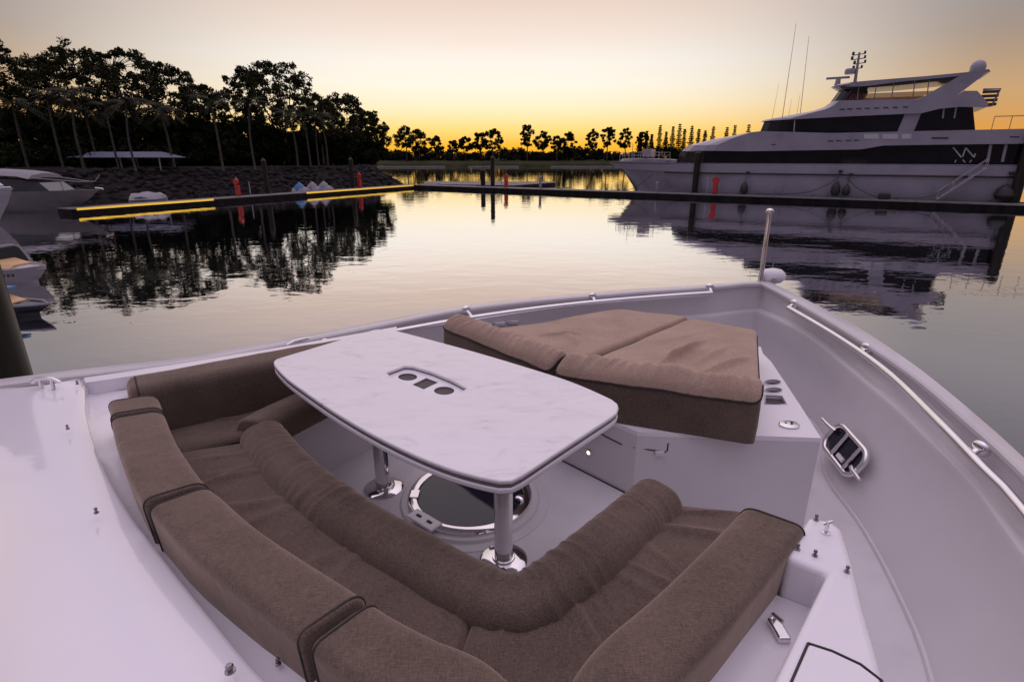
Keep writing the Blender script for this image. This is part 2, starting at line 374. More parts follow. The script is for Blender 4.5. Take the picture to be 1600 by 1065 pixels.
# water: dark body, mirror film whose weight follows the angle of view, small ripples
m = bpy.data.materials.new('harbour_water'); m.use_nodes = True; t = m.node_tree; t.nodes.clear()
out = N(t, 'ShaderNodeOutputMaterial'); tcn = N(t, 'ShaderNodeTexCoord')
def wav(scale, st, det, strength, dist, prev=None):
    mp = N(t, 'ShaderNodeMapping'); mp.inputs['Scale'].default_value = st; mp.inputs['Rotation'].default_value = (0, 0, .25); t.links.new(tcn.outputs['Object'], mp.inputs[0])
    n = N(t, 'ShaderNodeTexNoise'); n.inputs['Scale'].default_value = scale; n.inputs['Detail'].default_value = det; n.inputs['Distortion'].default_value = .4
    t.links.new(mp.outputs[0], n.inputs['Vector'])
    bp = N(t, 'ShaderNodeBump'); bp.inputs['Strength'].default_value = strength; bp.inputs['Distance'].default_value = dist
    t.links.new(n.outputs['Fac'], bp.inputs['Height'])
    if prev: t.links.new(prev.outputs[0], bp.inputs['Normal'])
    return bp
w1 = wav(.55, (1, 1.6, 1), 2, 1, .009); w2 = wav(2.6, (1, 1.5, 1), 2, 1, .0016, w1); w3 = wav(.07, (1, 1, 1), 1, 1, .02, w2)
lw = N(t, 'ShaderNodeLayerWeight'); t.links.new(w3.outputs[0], lw.inputs['Normal'])
fr = N(t, 'ShaderNodeValToRGB'); ramp(fr, [(0, (.05,) * 3), (.35, (.12,) * 3), (.55, (.20,) * 3), (.66, (.44,) * 3), (.74, (.74,) * 3), (.82, (.93,) * 3), (.93, (.97,) * 3)]); t.links.new(lw.outputs['Facing'], fr.inputs[0])
gl = N(t, 'ShaderNodeBsdfGlossy'); gl.inputs['Roughness'].default_value = .012; gl.inputs['Color'].default_value = (.97, .96, .97, 1); t.links.new(w3.outputs[0], gl.inputs['Normal'])
df = N(t, 'ShaderNodeBsdfDiffuse'); df.inputs['Color'].default_value = (.018, .02, .03, 1)
ms = N(t, 'ShaderNodeMixShader'); t.links.new(fr.outputs[0], ms.inputs[0]); t.links.new(df.outputs[0], ms.inputs[1]); t.links.new(gl.outputs[0], ms.inputs[2]); t.links.new(ms.outputs[0], out.inputs[0])
M['water'] = m

# ------------------------------------------------------------------ setting: water, banks
w = mesh('water', [(-3500, -300, 0), (3500, -300, 0), (3500, 4500, 0), (-3500, 4500, 0)], [(0, 1, 2, 3)], M['water']); tag(w, kind='structure')

SHORE = [(-170, 20), (-110, 38), (-80, 50), (-48, 66), (-32, 80), (-22.5, 90), (-19.5, 96), (-22, 104), (-34, 125), (-60, 170), (-110, 230), (-170, 300)]
def bank(name, shore, prof, mat, inward):
    pts = spline([Vector((x, y, 0)) for x, y in shore], 90); fr_ = frames(pts, inward); rings = []
    for i, p in enumerate(pts):
        n = fr_[i][1]; r = []
        for k, (d, z) in enumerate(prof):
            jz = .25 * nz(p.x * .3, p.y * .3, k) if 0 < k < 4 else 0
            r.append(p + n * (d + jz) + Vector((0, 0, z + jz * .6)))
        rings.append(r)
    V, F = loft(rings, closed_ring=False); return mesh(name, V, F, mat, smooth=True)
bk = bank('bank', SHORE, [(-1.5, -1.0), (0, 0), (2.2, 1.4), (4.6, 2.8), (6, 3.0), (60, 3.4), (160, 3.6)], M['earth'], -1); tag(bk, kind='structure')
far_shore = [(-420, 300), (-150, 296), (-60, 300), (60, 302), (180, 300), (360, 296), (700, 290), (1200, 280)]
fb = bank('far_bank', far_shore, [(-2, -1), (0, 0), (1.2, 1.0), (3, 1.5), (25, 2.4), (120, 3.4), (900, 4)], M['lawn'], -1); tag(fb, kind='structure')

# rocks of the revetment
def rocks():
    pts = spline([Vector((x, y, 0)) for x, y in SHORE], 600); fr_ = frames(pts, -1); V, F = [], []
    r = random.Random(3); ico = [(0, 0, -1)] + [(math.cos(i * 1.2566), math.sin(i * 1.2566), -.35) for i in range(5)] + [(math.cos(i * 1.2566 + .6), math.sin(i * 1.2566 + .6), .5) for i in range(5)] + [(0, 0, 1)]
    T = []
    for i in range(5):
        j = (i + 1) % 5
        T += [(0, 1 + j, 1 + i), (1 + i, 1 + j, 6 + i), (1 + j, 6 + j, 6 + i), (6 + i, 6 + j, 11)]
    for _ in range(3600):
        i = int(r.uniform(90, 470)); d = r.uniform(-.4, 4.8); z = max(-.1, d * .61)
        c = pts[i] + fr_[i][1] * d + Vector((r.uniform(-.3, .3), r.uniform(-.3, .3), z)); s = r.uniform(.22, .5)
        o = len(V); ang = r.uniform(0, 6.3)
        for x, y, q in ico:
            k = s * r.uniform(.75, 1.25); V.append((c.x + (x * math.cos(ang) - y * math.sin(ang)) * k * 1.2, c.y + (x * math.sin(ang) + y * math.cos(ang)) * k, c.z + q * k * .75))
        F += [tuple(a + o for a in f) for f in T]
    o = rawmesh('revetment_rocks', V, F, M['rock']); tag(o, 'grey riprap rocks heaped along the left bank at the waterline', 'rocks', kind='stuff')
rocks()

# ------------------------------------------------------------------ own boat: foredeck
boat = thing('motor_yacht', B(-2.5, 0, -.22), 'white motor yacht foredeck with sunken lounge and bulwarks, filling the foreground', 'yacht')
NS = 60
def line(pts, n=NS): return spline(pts, n)
def px(lst): return [P(u, v, h) for u, v, h in lst]
s_capo = line([B(-7, 3.2, .36), B(-5, 2.9, .38), B(-3.2, 2.38, .40)] + px([(1600, 713, .42), (1535, 655, .44), (1479, 608, .46), (1423, 565, .48), (1345, 513, .51), (1280, 478, .53), (1228, 452, .55)]) + [B(.03, .05, .56)])
s_capi = line([B(-7, 3.08, .36), B(-5, 2.78, .38), B(-3.2, 2.26, .40)] + px([(1600, 742, .42), (1500, 650, .44), (1440, 598, .46), (1385, 558, .48), (1318, 515, .51), (1255, 478, .53), (1214, 455, .55)]) + [B(-.09, .03, .56)])
s_led = line([B(-7, 3.06, .12), B(-5, 2.76, .14), B(-3.2, 2.2, .22)] + px([(1600, 868, .235), (1517, 754, .255), (1442, 679, .28), (1400, 638, .29), (1348, 593, .31), (1280, 536, .335), (1231, 506, .355)]) + [B(-.14, .03, .33)])
s_base = line([B(-7, 2.2, -.22), B(-5, 2.1, -.22), B(-3.6, 1.92, -.22)] + px([(1455, 1065, -.22), (1400, 923, -.22), (1345, 822, -.22), (1288, 739, -.22)]) + [B(-.95, .86, -.22), B(-.55, .4, -.22), B(-.42, .05, -.22)])
pc = [B(.03, -.02, .56)] + px([(1150, 441.5, .555), (1100, 445, .55), (1000, 451, .54), (900, 459, .53), (800, 468, .515), (700, 481, .50), (590, 502, .49), (480, 523, .48), (380, 542, .465), (292, 558, .45), (160, 573, .43), (0, 592, .41)])
pc.append(pc[-1] + (pc[-1] - pc[-2]).normalized() * 2.5 - Z * .03)
p_capo = line(pc)
def inset(ln, d, dz):
    out_ = []
    for i, p in enumerate(ln):
        t_ = ln[min(i + 1, len(ln) - 1)] - ln[max(i - 1, 0)]; t_.z = 0; t_.normalize()
        n_ = Vector((t_.y, -t_.x, 0))
        if n_.dot(-PR) > 0: n_ = -n_
        k = min(1, i / 6)
        out_.append(p + n_ * d * k - AX * d * (1 - k) + Vector((0, 0, dz)))
    return out_
p_capi = inset(p_capo, .10, -.004); p_led = inset(p_capo, .13, -.25)
p_base = [Vector((q.x, q.y, FL - .22)) for q in inset(p_capo, .42, 0)]
def outer(ln, d, dz, side):
    res = []
    for i, p in enumerate(ln):
        t_ = ln[min(i + 1, len(ln) - 1)] - ln[max(i - 1, 0)]; t_.z = 0; t_.normalize()
        n_ = Vector((t_.y, -t_.x, 0)); n_ = n_ if n_.dot(PR) * side > 0 else -n_
        res.append(p - n_ * d + Vector((0, 0, dz)))
    return res
def sect(cap_o, cap_i, led, base, i, side, o1, o2):
    co, ci, le, ba = cap_o[i], cap_i[i], led[i], base[i]
    n_ = (co - ci); n_.z = 0; n_.normalize()
    top = ci + Vector((0, 0, .0))
    rw = Vector((ci.x, ci.y, 0)) + n_ * .035
    pts = [ba, ba.lerp(le, .10) + Vector((0, 0, -.012)) , ba.lerp(le, .35) + n_ * .05 - Vector((0, 0, .02)), ba.lerp(le, .7) + n_ * .035, le - n_ * .004 - Z * .03, le - Z * .006, le + n_ * .006, le + n_ * .05 + Z * .01,
           Vector((rw.x, rw.y, le.z)) .lerp(Vector((rw.x, rw.y, ci.z)), .5), Vector((rw.x, rw.y, ci.z - .03)), ci - Z * .022, ci - Z * .004, ci + n_ * .012 + Z * .006,
           co - n_ * .012 + Z * .004, co - Z * .004, co - Z * .03, o1[i], o2[i]]
    return pts
so1, so2 = outer(s_capo, .18, -.9, 1), outer(s_capo, .75, -3.6, 1)
po1, po2 = outer(p_capo, .18, -.9, -1), outer(p_capo, .75, -3.6, -1)
rings = [sect(s_capo, s_capi, s_led, s_base, i, 1, so1, so2) for i in range(NS)] + [sect(p_capo, p_capi, p_led, p_base, i, -1, po1, po2) for i in range(1, NS)]
# bow rings: keep the two sides meeting on the centreline
V, F = loft(rings, closed_ring=False)
hull = mesh('hull', V, F, M['satin_shade'], boat, smooth=True, angle=38)
# side deck inside the bulwarks
side_deck = [p for p in s_base] + [p for p in p_base[1:]]
mesh('side_deck', [p + Z * .002 for p in side_deck], [tuple(range(len(side_deck)))], M['sole'], boat)

# toe line on the side deck along the bulwark foot
tube('deck_seam', [p + Z * .004 for p in s_base[8:50]], .012, M['satin_shade'], boat, 6)

# cockpit sole
sole_xy = [(-2.05, 2.3), (-1.1, 3.35), (.0, 3.25), (.65, 2.6), (.72, 2.3), (.80, 1.75), (.70, 1.3), (.2, .75), (-.9, 1.2)]
hc = P(735, 778, 0)
prism('cockpit_sole', sole_xy, FL - .215, FL, M['sole'], boat, holes=[circle(hc, .285, 40)])
# moulded ring, deck hatch
lathe('hatch_surround', [(.285, -.05), (.285, .012), (.31, .018), (.335, .016), (.345, .004), (.39, .003), (.395, -.01)], hc, M['satin_shade'], boat, 56)
hatch = lathe('deck_hatch', [(.255, .02), (.262, .036), (.285, .040), (.302, .034), (.306, .0185), (.29, .012), (.255, .012)], hc, M['chrome'], boat, 56)
lathe('hatch_glass', [(.0, .008), (.0, .030), (.2, .0305), (.256, .029), (.256, .008)], hc, M['hatchglass'], hatch, 56)
hd = (P(665, 812, .04) - hc); hd.z = 0; hd.normalize(); he = Vector((-hd.y, hd.x, 0))
q = hc + hd * .30 + Z * .045
V, F = box_vf(q, he, hd, Z, .085, .035, .006); bevel(mesh('hatch_hinge', V, F, M['gel'], hatch), .004)
for s in (-1, 1):
    V, F = box_vf(q + he * .035 * s + Z * .0075, he, hd, Z, .014, .006, .002); mesh('hinge_slot', V, F, M['black'], hatch)
q2 = hc + Vector((.245, -.06, .035)); lathe('hatch_latch', [(0, 0), (.022, 0), (.022, .014), (.012, .02), (0, .02)], q2, M['chrome'], hatch, 16)
q3 = hc + Vector((-.27, -.02, .036)); V, F = box_vf(q3, X, Y, Z, .02, .03, .006); mesh('hatch_clip', V, F, M['chrome'], hatch)

# sunpad plinth with console wings
K1, K2, K3 = (.235, 2.71), (.60, 2.325), (1.446, 2.268)
_c = P(689, 504, .60); pl = Vector((_c.x - .07, _c.y + .04, 0))
con_s = [P(1283, 684, .36), P(1255, 640, .36), P(1226, 596, .36), P(1205, 565, .36), P(1192, 552, .36)]
plinth = [(pl.x, pl.y), (_c.x + .02, _c.y + .03), K1, K2] + [(p.x, p.y) for p in con_s] + [(1.72, 3.55), (1.05, 4.12), (.2, 4.05), (-.35, 3.92)]
def pq(u, v, h): p = P(u, v, h); return (p.x, p.y)
def ellipse_px(u, v, ru, rv, h, k=20): return [pq(u + ru * math.cos(2 * math.pi * i / k), v + rv * math.sin(2 * math.pi * i / k), h) for i in range(k)]
cupS = [ellipse_px(1207, 597.5, 13.5, 4.6, .36), ellipse_px(1208.5, 610, 14, 4.8, .36), [pq(1195, 617, .36), pq(1222, 618.5, .36), pq(1230, 632, .36), pq(1195, 631, .36)]]
cupP = [ellipse_px(759, 506.5, 9, 2.2, .36), ellipse_px(780, 503.6, 9, 2.1, .36), ellipse_px(801, 501, 9, 2.0, .36)]
prism('sunpad_plinth', plinth, FL - .215, FL + .335, M['satin_shade'], boat)
top_ = prism('console_top', plinth, FL + .336, FL + .36, M['gel'], boat, holes=cupS + cupP)
for i, lp in enumerate(cupS + cupP):
    prism('cup_recess', lp, FL + .3365, FL + .341, M['cup'], top_)
    lpv = [Vector((x, y, FL + .3615)) for x, y in lp]; tube('recess_rim', lpv + lpv[:1], .004, M['gel'], top_, 5)
# oval chrome filler cap
c = P(1233, 664, .362); dn = (con_s[1] - con_s[0]); dn.z = 0; dn.normalize()
V, F = lathe_vf([(.042, 0), (.042, .006), (.034, .011), (0, .012)], (0, 0, 0), 28)
V = [c + X * v.x * 1.15 + Y * v.y * .9 + Z * v.z for v in V]; fc = mesh('filler_cap', V, F, M['chrome'], boat, smooth=True, angle=35)
for dx, dy in ((-.016, .004), (.014, .006), (.006, -.01)):
    lathe('key_hole', [(0, .0122), (.006, .0122), (.006, .0135), (0, .0135)], c + Vector((dx, dy, 0)), M['black'], fc, 10)
# plinth face: locker seams, latch, courtesy lamp
def face_pt(u, v):                             # point on the plinth's aft face (two flat panels)
    d = ray(u, v); best = None
    for a, b_ in ((K1, K2), (K2, K3)):
        ex = Vector((b_[0] - a[0], b_[1] - a[1], 0)); n_ = Vector((-ex.y, ex.x, 0)).normalized()
        t_ = (Vector((a[0], a[1], 0)).dot(n_)) / (d.dot(n_)); q = d * t_
        s_ = (q - Vector((a[0], a[1], 0))).dot(ex) / ex.length_squared
        if best is None or abs(s_ - .5) < best[0]: best = (abs(s_ - .5), Vector((q.x, q.y, q.z + CAMZ)), -n_ if n_.y > 0 else n_)
    return best[1], best[2]
def on_face(lst, lift=.003): return [face_pt(u, v)[0] + face_pt(u, v)[1] * lift for u, v in lst]
tube('locker_seam', on_face([(930, 672), (950, 683), (972, 694)], .001), .0035, M['piping'], boat, 5)
tube('locker_seam', on_face([(990, 698.5), (1015, 702), (1039, 706), (1042.5, 703), (1044, 692)], .001), .0035, M['piping'], boat, 5)
tube('sole_joint', [Vector((*K1, FL + .003)) - Vector((.004, .004, 0)), Vector((*K2, FL + .003)) - Vector((.004, .004, 0))], .0035, M['piping'], boat, 5)
lp, ln_ = face_pt(921, 706)
cl = lathe('courtesy_lamp_bezel', [(.0, 0), (.019, 0), (.019, .006), (.013, .009), (.0, .009)], lp, M['chrome'], boat, 20, axis=ln_)
lathe('lamp_lens', [(0, .0085), (.011, .0085), (.009, .012), (0, .013)], lp, M['lamp'], cl, 16, axis=ln_)
p0, nn = face_pt(1030, 707); V, F = box_vf(p0 + nn * .008, nn.cross(Z), nn, Z, .022, .008, .012); bevel(mesh('locker_latch', V, F, M['satin_shade'], boat), .004)

# lounge seat bases and coamings ---------------------------------------------------
bol_a = line([P((a + c) / 2, (b_ + d) / 2, .45) for (a, b_), (c, d) in (((435, 658), (386, 676)), ((472, 696), (402, 706)), ((515, 732), (427, 740)), ((565, 768), (479, 788)), ((619, 800), (530, 826)), ((691, 838), (583 + 48, 886)), ((735, 866), (679, 911)), ((778, 889), (737, 936)))], 60)
bol_s = line([P(u, v, .45) for u, v in ((757, 912), (786, 924), (818, 923), (850, 908), (905, 868), (958, 822), (1026, 765))], 56)
bol_p = line([P(u, v, .45) for u, v in ((398, 664), (424, 649), (460, 632), (505, 612), (560, 590))], 30)
bol_p.append(bol_p[-1] + (bol_p[-1] - bol_p[-2]).normalized() * .15)
bk_a = line([P(u, v, .72) for u, v in ((205, 617), (219, 668), (238, 712), (266, 757), (292, 783), (342, 831), (415, 884), (490, 935), (560, 985), (640, 1030), (720, 1068))] + [B(-4.52, 1.22, .72)], 90)
bk_s = line([B(-4.42, 1.32, .72), P(985, 1038, .72), P(1076, 950, .72), P(1151, 870, .72), P(1210, 804, .72)], 60)
bk_p = line([P(u, v, .66) for u, v in ((212, 594), (285, 580), (370, 564), (470, 546), (560, 531))], 40)
fl_c = Vector((-.3, 2.2, 0))
def towards(path):                             # side sign that points at the cockpit middle
    f_ = frames(path, 1); i = len(path) // 2
    return 1 if f_[i][1].dot(fl_c - Vector((path[i].x, path[i].y, 0))) > 0 else -1
base_path = [p for p in bol_p[::-1]] + [p for p in bol_a[2:-2]] + [p for p in bol_s[1:]]
bsd = towards(bol_a)
sec = [(-.05, 0), (-.05, .37), (.045, .37), (.045, .34), (.03, .30), (.02, .0)]
sweep('seat_base', resample(base_path, 140), sec, M['satin_shade'], boat, bsd, cap_r=0, smooth=False)

# raised deck on the left with its rolled edge and the trough behind the backrests
edge = line([P(u, v, .64) for u, v in ((131, 597), (131, 615), (132, 640), (145, 690), (165, 740), (200, 800), (245, 860), (320, 955), (415, 1065))] + [Vector((-.28, .66, FL + .66)), Vector((.05, .42, FL + .66)), Vector((.5, .1, FL + .66))], 70)
outp = line([P(131, 596, .66) + Vector((-.02, .03, 0)), P(60, 601, .66), P(0, 606, .66), Vector((-3.5, 2.05, FL + .66)), Vector((-3.6, 1.2, FL + .66)), Vector((-3.2, .1, FL + .66)), Vector((-2.2, -.9, FL + .66)), Vector((-1, -1.3, FL + .66)), Vector((-.2, -1.2, FL + .66))], 70)
bright = [P(u, v, .66) for u, v in ((-60, 640), (0, 722), (40, 790), (75, 870), (95, 960), (104, 1065), (108, 1200))]
def rise(p):
    best = 1e9; sgn = 1
    for a, b_ in zip(bright, bright[1:]):
        ex = b_ - a; s_ = max(0, min(1, (p - a).dot(ex) / ex.length_squared)); d_ = (p - a - ex * s_)
        if d_.length < best: best = d_.length; sgn = 1 if (ex.x * d_.y - ex.y * d_.x) < 0 else -1
    d_ = best * sgn; x = max(0, min(1, (d_ + .02) / .4)); return x * x * (3 - 2 * x)
rings = []
efr = frames(edge, 1); es = 1 if efr[30][1].dot(fl_c - Vector((edge[30].x, edge[30].y, 0))) > 0 else -1
for i in range(70):
    n_ = efr[i][1] * es; r = [edge[i] + n_ * .012 - Z * .09, edge[i] + n_ * .006 - Z * .03, edge[i] + n_ * .002 - Z * .008, edge[i] - n_ * .008]
    for k in range(1, 25):
        q = edge[i].lerp(outp[i], .012 + .988 * k / 24); h = rise(q); q = q + Z * (.27 * h + .012 * math.sin(math.pi * k / 24)); r.append(q)
    r.append(outp[i] - Z * .7); rings.append(r)
V, F = loft(rings, closed_ring=False); mesh('fore_cabin_deck', V, F, M['gloss'], boat, smooth=True, angle=40)
tro = [[edge[i] + efr[i][1] * es * .008 - Z * .055, edge[i] + efr[i][1] * es * .03 - Z * .064, resample(bk_p[:12][::-1] + bk_a, 70)[i] * 1.0] for i in range(70)]
for r in tro: r[2] = Vector((r[2].x, r[2].y, FL + .595))
V, F = loft(tro, closed_ring=False); mesh('coaming_trough', V, F, M['gel'], boat, smooth=True)
# port coaming behind the long backrest
ps = towards(bk_p)
co_ = line([P(u, v, .64) for u, v in ((131, 590), (220, 577), (300, 565), (474, 536), (620, 510))], 40)
ci_ = line([P(u, v, .64) for u, v in ((131, 598), (220, 585), (300, 572), (474, 543), (620, 517))], 40)
rings = [[ci_[i] - Z * .3, ci_[i] - Z * .012, ci_[i] + Z * .0, co_[i], co_[i] - Z * .012, co_[i] - Z * .83] for i in range(40)]
V, F = loft(rings, closed_ring=False); mesh('port_coaming', V, F, M['gel'], boat, smooth=True, angle=50)
# starboard coaming with its open pocket
aft = -AX * 1.5 + PR * .12
def v2(p): return (p.x, p.y)
R0, L0 = P(1385, 1065, .70), P(1205, 1065, .70)
ctop = [pq(1226, 868, .70), pq(1262, 804, .70), pq(1300, 811, .70), pq(1318, 826, .70), pq(1335, 880, .70), pq(1352, 950, .70), pq(1370, 1010, .70), v2(R0), v2(R0 + aft), v2(L0 + aft), v2(L0), pq(1293, 892, .70)]
sc_ = prism('starboard_coaming', ctop, FL - .21, FL + .70, M['gel'], boat, bev=.018, seg=4)
poc = [pq(1190, 840, .70), pq(1226, 869, .70), pq(1296, 893, .70), v2(L0 + Vector((.02, 0, 0))), v2(L0 + aft), v2(B(-5.2, 1.2, 0)), v2(B(-4.5, 1.15, 0))]
prism('coaming_pocket', poc, FL - .21, FL + .585, M['gel'], boat)
lid = [pq(1263, 1004, .702), pq(1300, 1016, .702), pq(1345, 1037, .702), pq(1378, 1062, .702), v2(R0 + aft * .35 + Vector((-.03, 0, 0))), v2(L0 + aft * .35 + Vector((.08, 0, 0))), pq(1236, 1066, .702)]
lidv = [Vector((x, y, FL + .7015)) for x, y in lid]
tube('lid_gasket', lidv + lidv[:1], .0028, M['black'], boat, 6)
lc = sum(lidv, Vector()) / len(lidv)
prism('locker_lid', [v2(lc + (p - lc) * .965) for p in lidv], FL + .695, FL + .707, M['gel'], boat, bev=.004)

# snap studs on the deck mouldings
def stud(u, v, h, big=.8):
    lathe('snap_stud', [(0, 0), (.008 * big, 0), (.008 * big, .003), (.004 * big, .004), (.0045 * big, .011), (.006 * big, .013), (.004 * big, .017), (0, .018)], P(u, v, h), M['stud'], boat, 10)
for u, v, h in ((121, 600, .66), (106, 670, .664), (151, 801, .664), (197, 726, .597), (261, 852, .597), (435, 1037, .597), (1275, 812, .70), (1246, 858, .70), (1273, 868, .70), (1323, 893, .70), (1208, 968, .585)): stud(u, v, h)
stud(360, 1048, .664, 1.3)
c = P(75, 607, .66)
tube('deck_cleat', [c + X * a + Z * z for a, z in ((-.06, .03), (-.035, .045), (0, .047), (.035, .045), (.06, .03))], .008, M['chrome'], boat, 8)
for a in (-.025, .025): tube('cleat_foot', [c + X * a, c + X * a + Z * .045], .008, M['chrome'], boat, 8)
c = P(1290, 832, .70)
tube('lifting_pin', [c, c + Z * .034], .0045, M['chrome'], boat, 8); tube('pin_bar', [c + Z * .026 - X * .011, c + Z * .034 + X * .012], .0038, M['chrome'], boat, 6)
lathe('pin_base', [(0, 0), (.011, 0), (.011, .003), (0, .004)], c, M['chrome'], boat, 14)
c = P(1216, 988, .585)
V, F = box_vf(c + Z * .008, X, Y, Z, .014, .03, .008); bevel(mesh('pocket_latch', V, F, M['chrome'], boat), .004)
tube('latch_hook', [c + Vector((-.008, .028, .014)), c + Vector((-.01, .015, .038)), c + Vector((0, -.008, .04))], .005, M['chrome'], boat, 6)

# handrails
def handrail(path, mounts, side):
    rl = tube('handrail', path, .021, M['chrome'], boat, 12)
    for a, w_ in mounts:
        d_ = (w_ - a).normalized()
        tube('rail_bracket', [a, a.lerp(w_, .5) + Z * .002, w_], [.014, .015, .017], M['chrome'], rl, 10)
        lathe('bracket_flange', [(0, -.008), (.040, -.008), (.040, .0), (.034, .010), (.018, .02), (0, .02)], w_, M['chrome'], rl, 18, axis=-d_)
rp = line([B(-6.5, 2.92, .26), B(-5, 2.68, .27), B(-3.2, 2.2, .29)] + px([(1600, 799, .335), (1535, 730, .36), (1460, 652, .395), (1385, 580, .425), (1310, 527, .455), (1232, 481, .485)]), 60)
def wall_at(ln_led, ln_cap, p):
    i = min(range(NS), key=lambda k: ((ln_cap[k] - p).xy).length)
    n_ = ln_cap[i] - p; n_.z = 0; return n_
mounts = []
for u, v, h in ((1236, 476, .475), (1368, 553, .43), (1533, 706, .36)):
    w_ = P(u, v, h); a = min(rp, key=lambda q: ((q - w_).xy).length)
    i = min(range(NS), key=lambda k: ((s_capi[k] - a).xy).length); n_ = (s_capo[i] - s_capi[i]); n_.z = 0; n_.normalize()
    dcap = (Vector((s_capi[i].x, s_capi[i].y, 0)) - Vector((a.x, a.y, 0))).dot(n_)
    mounts.append((a, a + n_ * max(.04, dcap + .012) + Z * .02))
handrail(rp, mounts, 1)
ppth = line(px([(1112, 458, .515), (1020, 464.5, .50), (922, 473, .49), (830, 483.5, .475), (733, 497.5, .46), (650, 512, .45), (585, 524, .44)]), 50)
mounts = []
for u, v in ((1112, 458), (922, 473), (733, 497), (508, 536)):
    if u == 508: continue
    a = min(ppth, key=lambda q: (q.xy - P(u, v, .45).xy).length)
    i = min(range(NS), key=lambda k: ((p_capi[k] - a).xy).length); n_ = (p_capo[i] - p_capi[i]); n_.z = 0; n_.normalize()
    d_ = max(.05, (Vector((p_capi[i].x, p_capi[i].y, 0)) - Vector((a.x, a.y, 0))).dot(n_) + .012); mounts.append((a, a + n_ * d_ + Z * .025))
handrail(ppth, mounts, -1)
c = P(508, 536, .44); lathe('mooring_eye', [(0, 0), (.03, 0), (.03, .012), (.018, .03), (0, .034)], c, M['chrome'], boat, 16)
c = P(470, 541, .44); tube('port_cleat', [c - AX * .09 + Z * .03, c - AX * .04 + Z * .045, c + AX * .04 + Z * .045, c + AX * .09 + Z * .03], .009, M['chrome'], boat, 8)

# fairlead let into the starboard bulwark
fc_ = P(1322, 703, -.02)
fi = min(range(NS), key=lambda k: (s_led[k].lerp(s_base[k], .55).xy - fc_.xy).length)
fa = (s_led[fi + 1] - s_led[fi - 1]).normalized(); fu = (s_led[fi] - s_base[fi]); fu = (fu - fa * fu.dot(fa)).normalized(); fn = fu.cross(fa)
if fn.dot(PR) > 0: fn = -fn
dr = ray(1322, 703); pp_ = s_led[fi].lerp(s_base[fi], .5) + fn * .02
tt = (pp_ - Vector((0, 0, CAMZ))).dot(fn) / dr.dot(fn); fc_ = Vector((0, 0, CAMZ)) + dr * tt
def stadium(hx, hy, k=10):
    o_ = []
    for q in range(4):
        cx_, cy_ = ((1, 1), (-1, 1), (-1, -1), (1, -1))[q]
        r_ = min(hx, hy) * .8
        for s_ in range(k + 1):
            a_ = math.pi / 2 * (q + s_ / k); o_.append((cx_ * (hx - r_) + r_ * math.cos(a_), cy_ * (hy - r_) + r_ * math.sin(a_)))
    return o_
def fpt(x, y, z): return fc_ + fa * x + fu * y + fn * z
st = stadium(.185, .088)
fl_ = tube('fairlead', [fpt(x, y, .012) for x, y in st] + [fpt(*st[0], .012), fpt(*st[1], .012)], .017, M['chrome'], boat, 12)
mesh('fairlead_opening', [fpt(x, y, .006) for x, y in st] + [fpt(x, y, -.02) for x, y in st], [tuple(range(len(st)))], M['hatchglass'], fl_)
for x in (.05, -.10): tube('fairlead_roller', [fpt(x, -.075, .016), fpt(x, .075, .016)], .013, M['chrome'], fl_, 10)
V, F = box_vf(fpt(-.02, -.05, .012), fa, fu, fn, .035, .012, .006); mesh('fairlead_pawl', V, F, M['gel'], fl_)
for s in (1, -1): tube('cleat_horn', [fpt(s * .15, .03 * s, .02), fpt(s * .20, .03 * s, .04), fpt(s * .285, .03 * s, .045)], [.016, .014, .01], M['chrome'], fl_, 10)

# bow staff and docking light
c = B(-.03, .0, .555)
d_ = PW(1203, 326, 0); 
stf_top = None
dd = ray(1203, 330); tq = (c.y + .02) / dd.y; stf_top = Vector((dd.x * tq, c.y + .02, CAMZ + dd.z * tq))
tube('bow_staff', [c, c.lerp(stf_top, .12), c.lerp(stf_top, .121), stf_top], [.024, .022, .019, .017], M['chrome'], boat, 14)
V, F = lathe_vf([(0, -.02), (.026, -.016), (.033, 0), (.026, .018), (0, .026)], stf_top, 18); mesh('staff_finial', V, F, M['chrome'], boat, smooth=True)
lc_ = B(.10, .06, .60)
V, F = lathe_vf([(0, -.115), (.045, -.105), (.07, -.07), (.078, 0), (.066, .06), (.04, .09), (0, .1)], (0, 0, 0), 24, axis=X)
V = [lc_ + Vector((v.x, v.y, v.z * .92)) for v in V]; bl = mesh('bow_light', V, F, M['gel'], boat, smooth=True)
V, F = box_vf(lc_ + Vector((-.03, -.072, -.02)), X, Y, Z, .022, .012, .016); mesh('light_bracket', V, F, M['chrome'], bl)
lathe('light_foot', [(0, -.10), (.03, -.10), (.022, -.05), (0, -.05)], lc_, M['gel'], bl, 16)

# ------------------------------------------------------------------ table
def tp(lst, h): return [pq(u, v, h) for u, v in lst]
tout = [(428, 569), (445, 588), (470, 607), (518, 640), (575, 674), (637, 705), (690, 727), (735, 741), (775, 750), (790, 752), (803, 749), (818, 741), (868, 708), (920, 674), (958, 649), (966, 640), (965, 632), (955, 623), (893, 596), (825, 574), (755, 553), (690, 535), (625, 518), (600, 514.5), (585, 515), (560, 522), (497, 541), (440, 558), (430, 562)]
thole = [(603, 581.5), (632, 571), (646, 572), (676, 581), (705, 593), (730, 606), (723, 610), (700, 621), (677, 616), (640, 602), (611, 587.5)]
TZ = .72
tbl = thing('lounge_table', ((P(600, 762, 0) + P(787, 874, 0)) / 2), 'white marbled lounge table with cup holders on two steel pedestals', 'table')
def shrink(xy, k):
    c_ = Vector((sum(p[0] for p in xy) / len(xy), sum(p[1] for p in xy) / len(xy))); out_ = []
    for p in xy: v_ = Vector(p) - c_; out_.append(tuple(c_ + v_ * (1 - k / v_.length)))
    return out_
